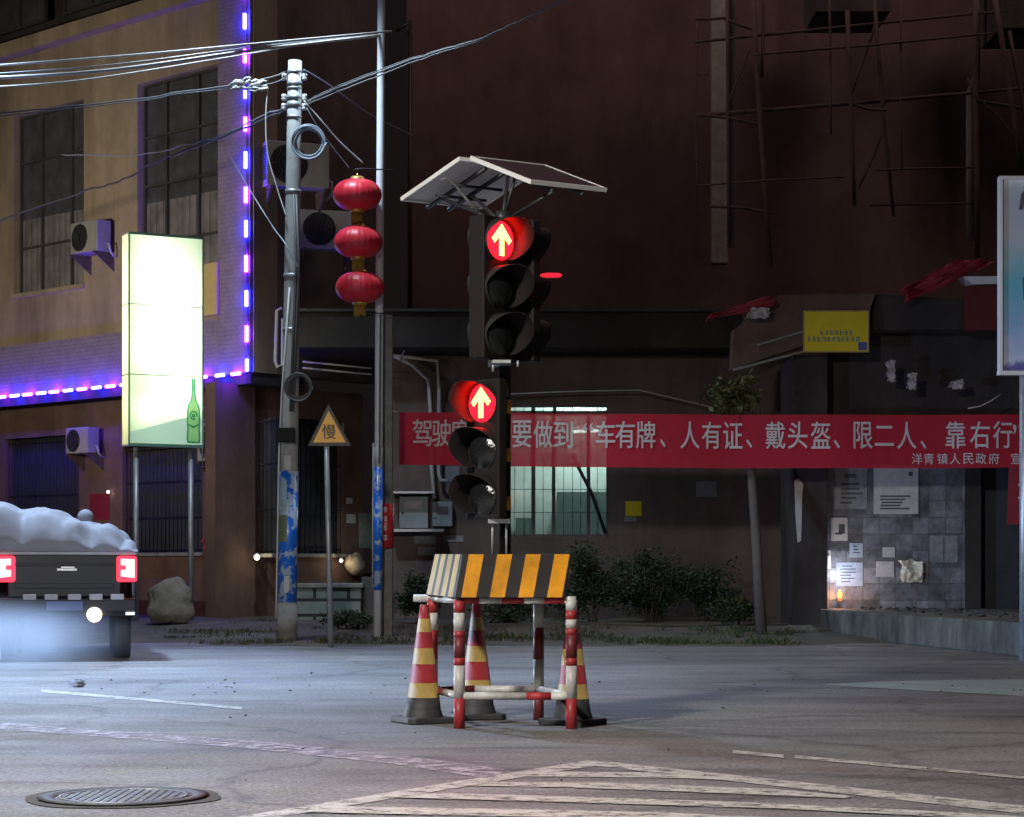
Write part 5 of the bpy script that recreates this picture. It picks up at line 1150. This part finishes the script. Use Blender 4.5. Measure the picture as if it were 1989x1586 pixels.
# ================================================================== plants, stones, litter
def leaf_cloud(mb, c, rad, n, size, flat=.6, seed=0, clumps=9):
    rnd = random.Random(seed); cl = []
    for k in range(clumps):
        v = Vector((rnd.gauss(0, 1), rnd.gauss(0, 1), rnd.gauss(0, 1))); v.normalize(); v *= rnd.uniform(.25, .85); cl.append((Vector((c[0] + v.x*rad[0], c[1] + v.y*rad[1], c[2] + v.z*rad[2])), rnd.uniform(.22, .5)))
    for i in range(n):
        k, s = rnd.choice(cl); v = Vector((max(-.8, min(.8, rnd.gauss(0, .42))), max(-.8, min(.8, rnd.gauss(0, .42))), max(-.8, min(.8, rnd.gauss(0, .42)))))
        p = k + Vector((v.x*rad[0]*s, v.y*rad[1]*s, v.z*rad[2]*s)); p.z = max(p.z, .05)
        d = Vector((rnd.gauss(0, 1), rnd.gauss(0, 1), rnd.gauss(0, .7))).normalized(); o = d.orthogonal().normalized(); o.rotate(Matrix.Rotation(rnd.uniform(0, 6.3), 3, d)); L_ = size*rnd.uniform(.6, 1.4)
        mb.add([p, p + d*L_*.5 + o*L_*.24, p + d*L_, p + d*L_*.5 - o*L_*.24], [(0,1,2,3)], rnd.choice((0, 0, 0, 1)))
def shrub(px, py_base, Y, w, h, n, label, seed, mats=('leaf', 'leaf_mid')):
    b = P(px, py_base, Y); b.z = gz(b.x, Y) - .05; t = thing('shrub', label, 'shrub', b, 'dark shrubs along the wall')
    m = MB(); leaf_cloud(m, (b.x, b.y, b.z + h*.5), (w/2, .5, h*.52), n, .07, seed=seed, clumps=22); make('foliage', m, [A[mats[0]], A[mats[1]]], t, recalc=False)
    m = MB(); rnd = random.Random(seed)
    for k in range(6): m.tube([b + Vector((rnd.uniform(-.1,.1), rnd.uniform(-.1,.1), -.05)), b + Vector((rnd.uniform(-w*.3, w*.3), rnd.uniform(-.2, .2), h*.7))], [.015, .006], 5)
    make('stem', m, A['bark'], t)
shrub(812, 1245, 36.5, 1.1, .9, 2600, 'low dark shrub behind the left traffic cone', 1)
shrub(985, 1245, 37, 1.8, 1.05, 4200, 'dark shrub seen through the stand between its legs', 2)
shrub(1150, 1250, 37, 1.9, 1.6, 6000, 'dark shrub just right of the striped stand', 3)
shrub(1262, 1252, 37.6, 1.8, 1.5, 6000, 'tall dark shrub under the right corner of the lit window', 4)
shrub(1362, 1252, 37.8, 1.6, 1.25, 4600, 'dark shrub left of the thin tree trunk', 5)
shrub(1432, 1250, 36, 1.1, .6, 2000, 'lowest dark shrub at the foot of the thin tree', 6, ('leaf', 'leaf_dry'))
shrub(672, 1236, 34.6, 1.1, .4, 1500, 'low weedy shrub before the green stone wall', 8, ('leaf', 'leaf_mid'))
tt = thing('young_tree', 'thin young tree with a small yellow green crown in front of the banner end', 'tree', Vector((P(1479, 1222, 38).x, 38, .15)))
tb = Vector((P(1479, 1222, 33.6).x, 33.6, .05)); tt.location = tb; WO[tt.name] = tb
trk = [tb, P(1470, 1060, 33.8), P(1459, 905, 34.75), P(1446, 800, 34.9), P(1432, 752, 34.9)]
m = MB(); m.tube(trk, [.10, .085, .075, .055, .03], 10); make('trunk', m, A['bark'], tt)
m = MB(); cc = P(1428, 764, 34.85)
leaf_cloud(m, (cc.x, cc.y, cc.z), (.44, .4, .40), 900, .10, seed=5, clumps=10)
leaf_cloud(m, (cc.x - .12, cc.y, cc.z - .18), (.38, .34, .32), 520, .12, seed=9, clumps=7)
rnd = random.Random(4)
for k in range(140):
    p = cc + Vector((rnd.gauss(0, .22), rnd.gauss(0, .2), rnd.uniform(-.45, .15))); d = Vector((rnd.gauss(0, .4), rnd.gauss(0, .4), -1)).normalized(); o = d.orthogonal().normalized(); s_ = rnd.uniform(.09, .17)
    m.add([p, p + d*s_*.5 + o*s_*.14, p + d*s_, p + d*s_*.5 - o*s_*.14], [(0,1,2,3)], rnd.choice((0, 1)))
make('crown', m, [A['leaf_dry'], A['leaf_mid']], tt, recalc=False)
# grass on the verge
m = MB(); rnd = random.Random(11)
def tuft(x, y, n, h):
    z = gz(x, y)
    for _ in range(n):
        bx, by = x + rnd.gauss(0, .09), y + rnd.gauss(0, .09); a = rnd.uniform(0, 6.28); hh = h*rnd.uniform(.5, 1.3); d = Vector((math.cos(a), math.sin(a), 0)); w = Vector((-d.y, d.x, 0))*.0045; p = Vector((bx, by, z - .02)); k = rnd.uniform(.2, .8)
        m.add([p - w, p + w, p + Vector((0,0,hh*.6)) + d*hh*k*.3 + w*.7, p + Vector((0,0,hh)) + d*hh*k, p + Vector((0,0,hh*.6)) + d*hh*k*.3 - w*.7], [(0,1,2,3,4)], rnd.choice((0, 0, 1, 2, 2)))
for k in range(1000):
    px = rnd.uniform(330, 1560); y = 30.6 + 5*abs(rnd.gauss(0, .5)); x = (px - CX)/F*y
    if nz(x*.7, y*.7, 4) < -.12: continue
    tuft(x, y, rnd.randint(8, 20), rnd.choice((.03, .05, .07, .10)) if px < 760 else rnd.choice((.03, .05, .07, .11)))
struct(tag(make('grass', m, [A['leaf'], A['leaf_mid'], A['leaf_dry']], recalc=False), 'weedy grass growing along the dirt verge', 'grass'), 'stuff')
m = MB(); c = P(330, 1200, 36.2); c.z = gz(c.x, 36.2); NB, NJ = 56, 34
for j in range(NJ + 1):
    for i in range(NB):
        th = math.pi*j/NJ; a = 2*math.pi*i/NB; v = Vector((math.sin(th)*math.cos(a), math.sin(th)*math.sin(a), math.cos(th)))
        k = .98 + .30*nz(v.x*1.5 + 3, v.y*1.5, v.z*1.5) + .14*(.3 - abs(nz(v.x*3.2, v.y*3.2, v.z*3.2))) + .05*nz(v.x*8, v.y*8, v.z*8)
        m.v.append(c + Vector((v.x*.44*k, v.y*.35*k, max(-.34, v.z*.44*k) + .36)))
for j in range(NJ):
    for i in range(NB): m.f.append([j*NB+i, j*NB+(i+1) % NB, (j+1)*NB+(i+1) % NB, (j+1)*NB+i]); m.m.append(0); m.s.append(True)
tag(make('boulder', m, A['stone']), 'rounded brown boulder between the two posts of the lit sign', 'boulder')
m = MB(); m.box((rx(573, 37.6), 37.6, 0), (rx(702, 37.6), 38.3, rz(1142, 37.6))); sw = thing('low_stone_wall', 'low wall of rough greenish stone blocks behind the warning sign post', 'wall', P(638, 1215, 37.6)); make('stone_blocks', m, A['green_stone'], sw, .03)
m = MB(); m.box((rx(570, 37.5), 37.55, rz(1142, 37.6) + .003), (rx(705, 37.5), 38.35, rz(1142, 37.6) + .09)); make('cap', m, A['concrete'], sw, .02)
m = MB(); m.box((rx(702, 37.8), 37.8, 0), (rx(735, 37.8), 38.4, rz(1120, 37.8))); tag(make('concrete_stub', m, A['dark_concrete'], bevel=.02), 'dark concrete stub between the green stone wall and lamp post', 'post')
# small glowing bulbs along the shop front
def bulb(pos, r, col, st, power, label, name='small_glow'):
    t = thing(name, label, 'lamp', pos); m = MB(); m.lathe([(r*math.sin(math.pi*i/8), -r*math.cos(math.pi*i/8)) for i in range(9)], pos, 14); make('bulb', m, EM('bulb_glow', col, st), t)
    m = MB(); m.lathe([(r*.6, r*.7), (r*1.1, r*.9), (r*.9, r*1.5), (0, r*1.6)], pos, 14); make('cap', m, A['chrome'], t)
    if power: lamp('POINT', name + '_light', Vector(pos) + Vector((.05, -.15, -.02)), power, col, radius=.05)
bulb(on(FL, 499, 1082, OG + .25), .055, (1, .85, .5), 9, 2.2, 'small bright bulb added for a chrome reflection on the shop sill left of the concrete pole')  # bulb added in place of a bright reflection on chrome at the sill
bulb(on(FL, 210, 955, OG + .1), .03, (1, .95, .9), 9, 0, 'tiny white lamp above the red notice by the truck')
ps = on(FR, 690, 1098, OG + .3)
m = MB()
for j in range(11):
    for i in range(18):
        th = math.pi*j/10; a = 2*math.pi*i/18; v = Vector((math.sin(th)*math.cos(a), math.sin(th)*math.sin(a), math.cos(th))); k = .95 + .4*nz(v.x*2.1 + 4, v.y*2.1, v.z*2.1 + 5) + .25*(.3 - abs(nz(v.x*4, v.y*4, v.z*4))); m.v.append(ps + Vector((v.x*.22*k, v.y*.2*k, max(-.2, v.z*.27*k))))
for j in range(10):
    for i in range(18): m.f.append([j*18+i, j*18+(i+1) % 18, (j+1)*18+(i+1) % 18, (j+1)*18+i]); m.m.append(0); m.s.append(True)
tag(make('lit_patch_lump', m, M('lit_patch_tan', (.34, .28, .2), .6, var=.3, scale=7)), 'round pale lump added for a lit round patch on the wall right of the warning sign post', 'bundle')  # lump added in place of a lit round patch on the wall
bulb(ps + Vector((-.27, -.22, .1)), .035, (1, .82, .55), 8, 3.5, 'small warm lamp beside the added round pale lump')
bulb(on(FL, 432, 1150, OG + .2), .03, (1, .55, .25), 2.0, 1.5, 'dim orange lamp low on the wall right of the boulder')
m = MB(); q = on(FL, 397, 1060, OG + .1)
for k in range(5): m.lathe([(.035*math.sin(math.pi*i/6), -.035*math.cos(math.pi*i/6)) for i in range(7)], q + Vector((random.uniform(-.05,.05), 0, -.05*k + .15)), 8)
tag(make('red_charm', m, M('red_charm', (.7, .05, .08), .5, var=.2)), 'small red hanging charm on the pier behind the right post of the lit sign', 'charm')
# litter
def crumple(c, r, seed):
    m = MB(); rnd = random.Random(seed)
    for j in range(7):
        for i in range(10):
            th = math.pi*j/6; a = 2*math.pi*i/10; v = Vector((math.sin(th)*math.cos(a), math.sin(th)*math.sin(a), math.cos(th))); k = rnd.uniform(.65, 1.15); m.v.append(c + Vector((v.x*r*1.2*k, v.y*r*k, v.z*r*.6*k + r*.5)))
    for j in range(6):
        for i in range(10): m.f.append([j*10+i, j*10+(i+1) % 10, (j+1)*10+(i+1) % 10, (j+1)*10+i]); m.m.append(0); m.s.append(False)
    return m
tag(make('crumpled_paper', crumple(G(148, 1334), .07, 3), A['tarp_white']), 'crumpled white scrap lying on the road behind the truck', 'litter')
m = MB(); rnd = random.Random(21)
for k in range(90):
    px = rnd.uniform(150, 1989); py = rnd.choice((rnd.gauss(1335, 12), rnd.uniform(1290, 1560), rnd.gauss(1330, 8))); c = G(px, max(1270, py)); s_ = rnd.uniform(.004, .014)*(1 if py > 1400 else 1.8)
    q = [c + Vector((0, 0, s_*.5)) + Vector((rnd.uniform(-1,1), rnd.uniform(-1,1), rnd.uniform(-.5,.6)))*s_ for _ in range(6)]
    m.add(q, [(0,1,2),(0,2,3),(0,3,4),(0,4,1),(5,2,1),(5,3,2),(5,4,3),(5,1,4)])
struct(tag(make('gravel', m, A['dirt']), 'loose gravel and chips scattered over the road', 'gravel'), 'stuff')

# ------------------------------------------------------------------ exhaust smoke behind the truck
def smoke(name, label, c, rad, dens, col, seed):
    m = MB(); c = Vector(c)
    for j in range(13):
        for i in range(24):
            th = math.pi*j/12; a = 2*math.pi*i/24; m.v.append(c + Vector((math.sin(th)*math.cos(a)*rad[0], math.sin(th)*math.sin(a)*rad[1], math.cos(th)*rad[2])))
    for j in range(12):
        for i in range(24): m.f.append([j*24+i, j*24+(i+1) % 24, (j+1)*24+(i+1) % 24, (j+1)*24+i]); m.m.append(0); m.s.append(True)
    mt = bpy.data.materials.new(name); mt.use_nodes = True; nt = mt.node_tree; nt.nodes.clear(); L = nt.links
    out = nd(nt, 'ShaderNodeOutputMaterial'); pv = nd(nt, 'ShaderNodeVolumePrincipled'); pv.inputs['Color'].default_value = tuple(col) + (1,); pv.inputs['Anisotropy'].default_value = .2
    tc = nd(nt, 'ShaderNodeTexCoord'); mp = nd(nt, 'ShaderNodeMapping'); mp.inputs['Scale'].default_value = tuple(1/r_ for r_ in rad); mp.inputs['Location'].default_value = (0, 0, 0); L.new(tc.outputs['Object'], mp.inputs['Vector'])
    ln = nd(nt, 'ShaderNodeVectorMath', operation='LENGTH'); L.new(mp.outputs[0], ln.inputs[0])
    fr = nd(nt, 'ShaderNodeMapRange'); fr.interpolation_type = 'SMOOTHSTEP'; fr.inputs[1].default_value = .15; fr.inputs[2].default_value = 1; fr.inputs[3].default_value = 1; fr.inputs[4].default_value = 0; L.new(ln.outputs['Value'], fr.inputs[0])
    n = nd(nt, 'ShaderNodeTexNoise'); n.inputs['Scale'].default_value = 1.1; n.inputs['Detail'].default_value = 4; L.new(tc.outputs['Object'], n.inputs['Vector'])
    nr = nd(nt, 'ShaderNodeMapRange'); nr.inputs[1].default_value = .36; nr.inputs[2].default_value = .66; L.new(n.outputs['Fac'], nr.inputs[0])
    m1 = nd(nt, 'ShaderNodeMath', operation='MULTIPLY'); L.new(fr.outputs[0], m1.inputs[0]); L.new(nr.outputs[0], m1.inputs[1])
    m2 = nd(nt, 'ShaderNodeMath', operation='MULTIPLY'); L.new(m1.outputs[0], m2.inputs[0]); m2.inputs[1].default_value = dens
    L.new(m2.outputs[0], pv.inputs['Density']); L.new(pv.outputs[0], out.inputs['Volume'])
    o = make(name, m, mt, base=c); struct(tag(o, label, 'smoke'), 'stuff')
smoke('exhaust_smoke', 'pale blue exhaust smoke drifting low behind the truck', (-6.5, 23.4, .32), (2.5, 1.7, .60), 1.1, (.8, .88, 1), 1)
S.cycles.volume_bounces = 1; S.cycles.volume_step_rate = 1.5
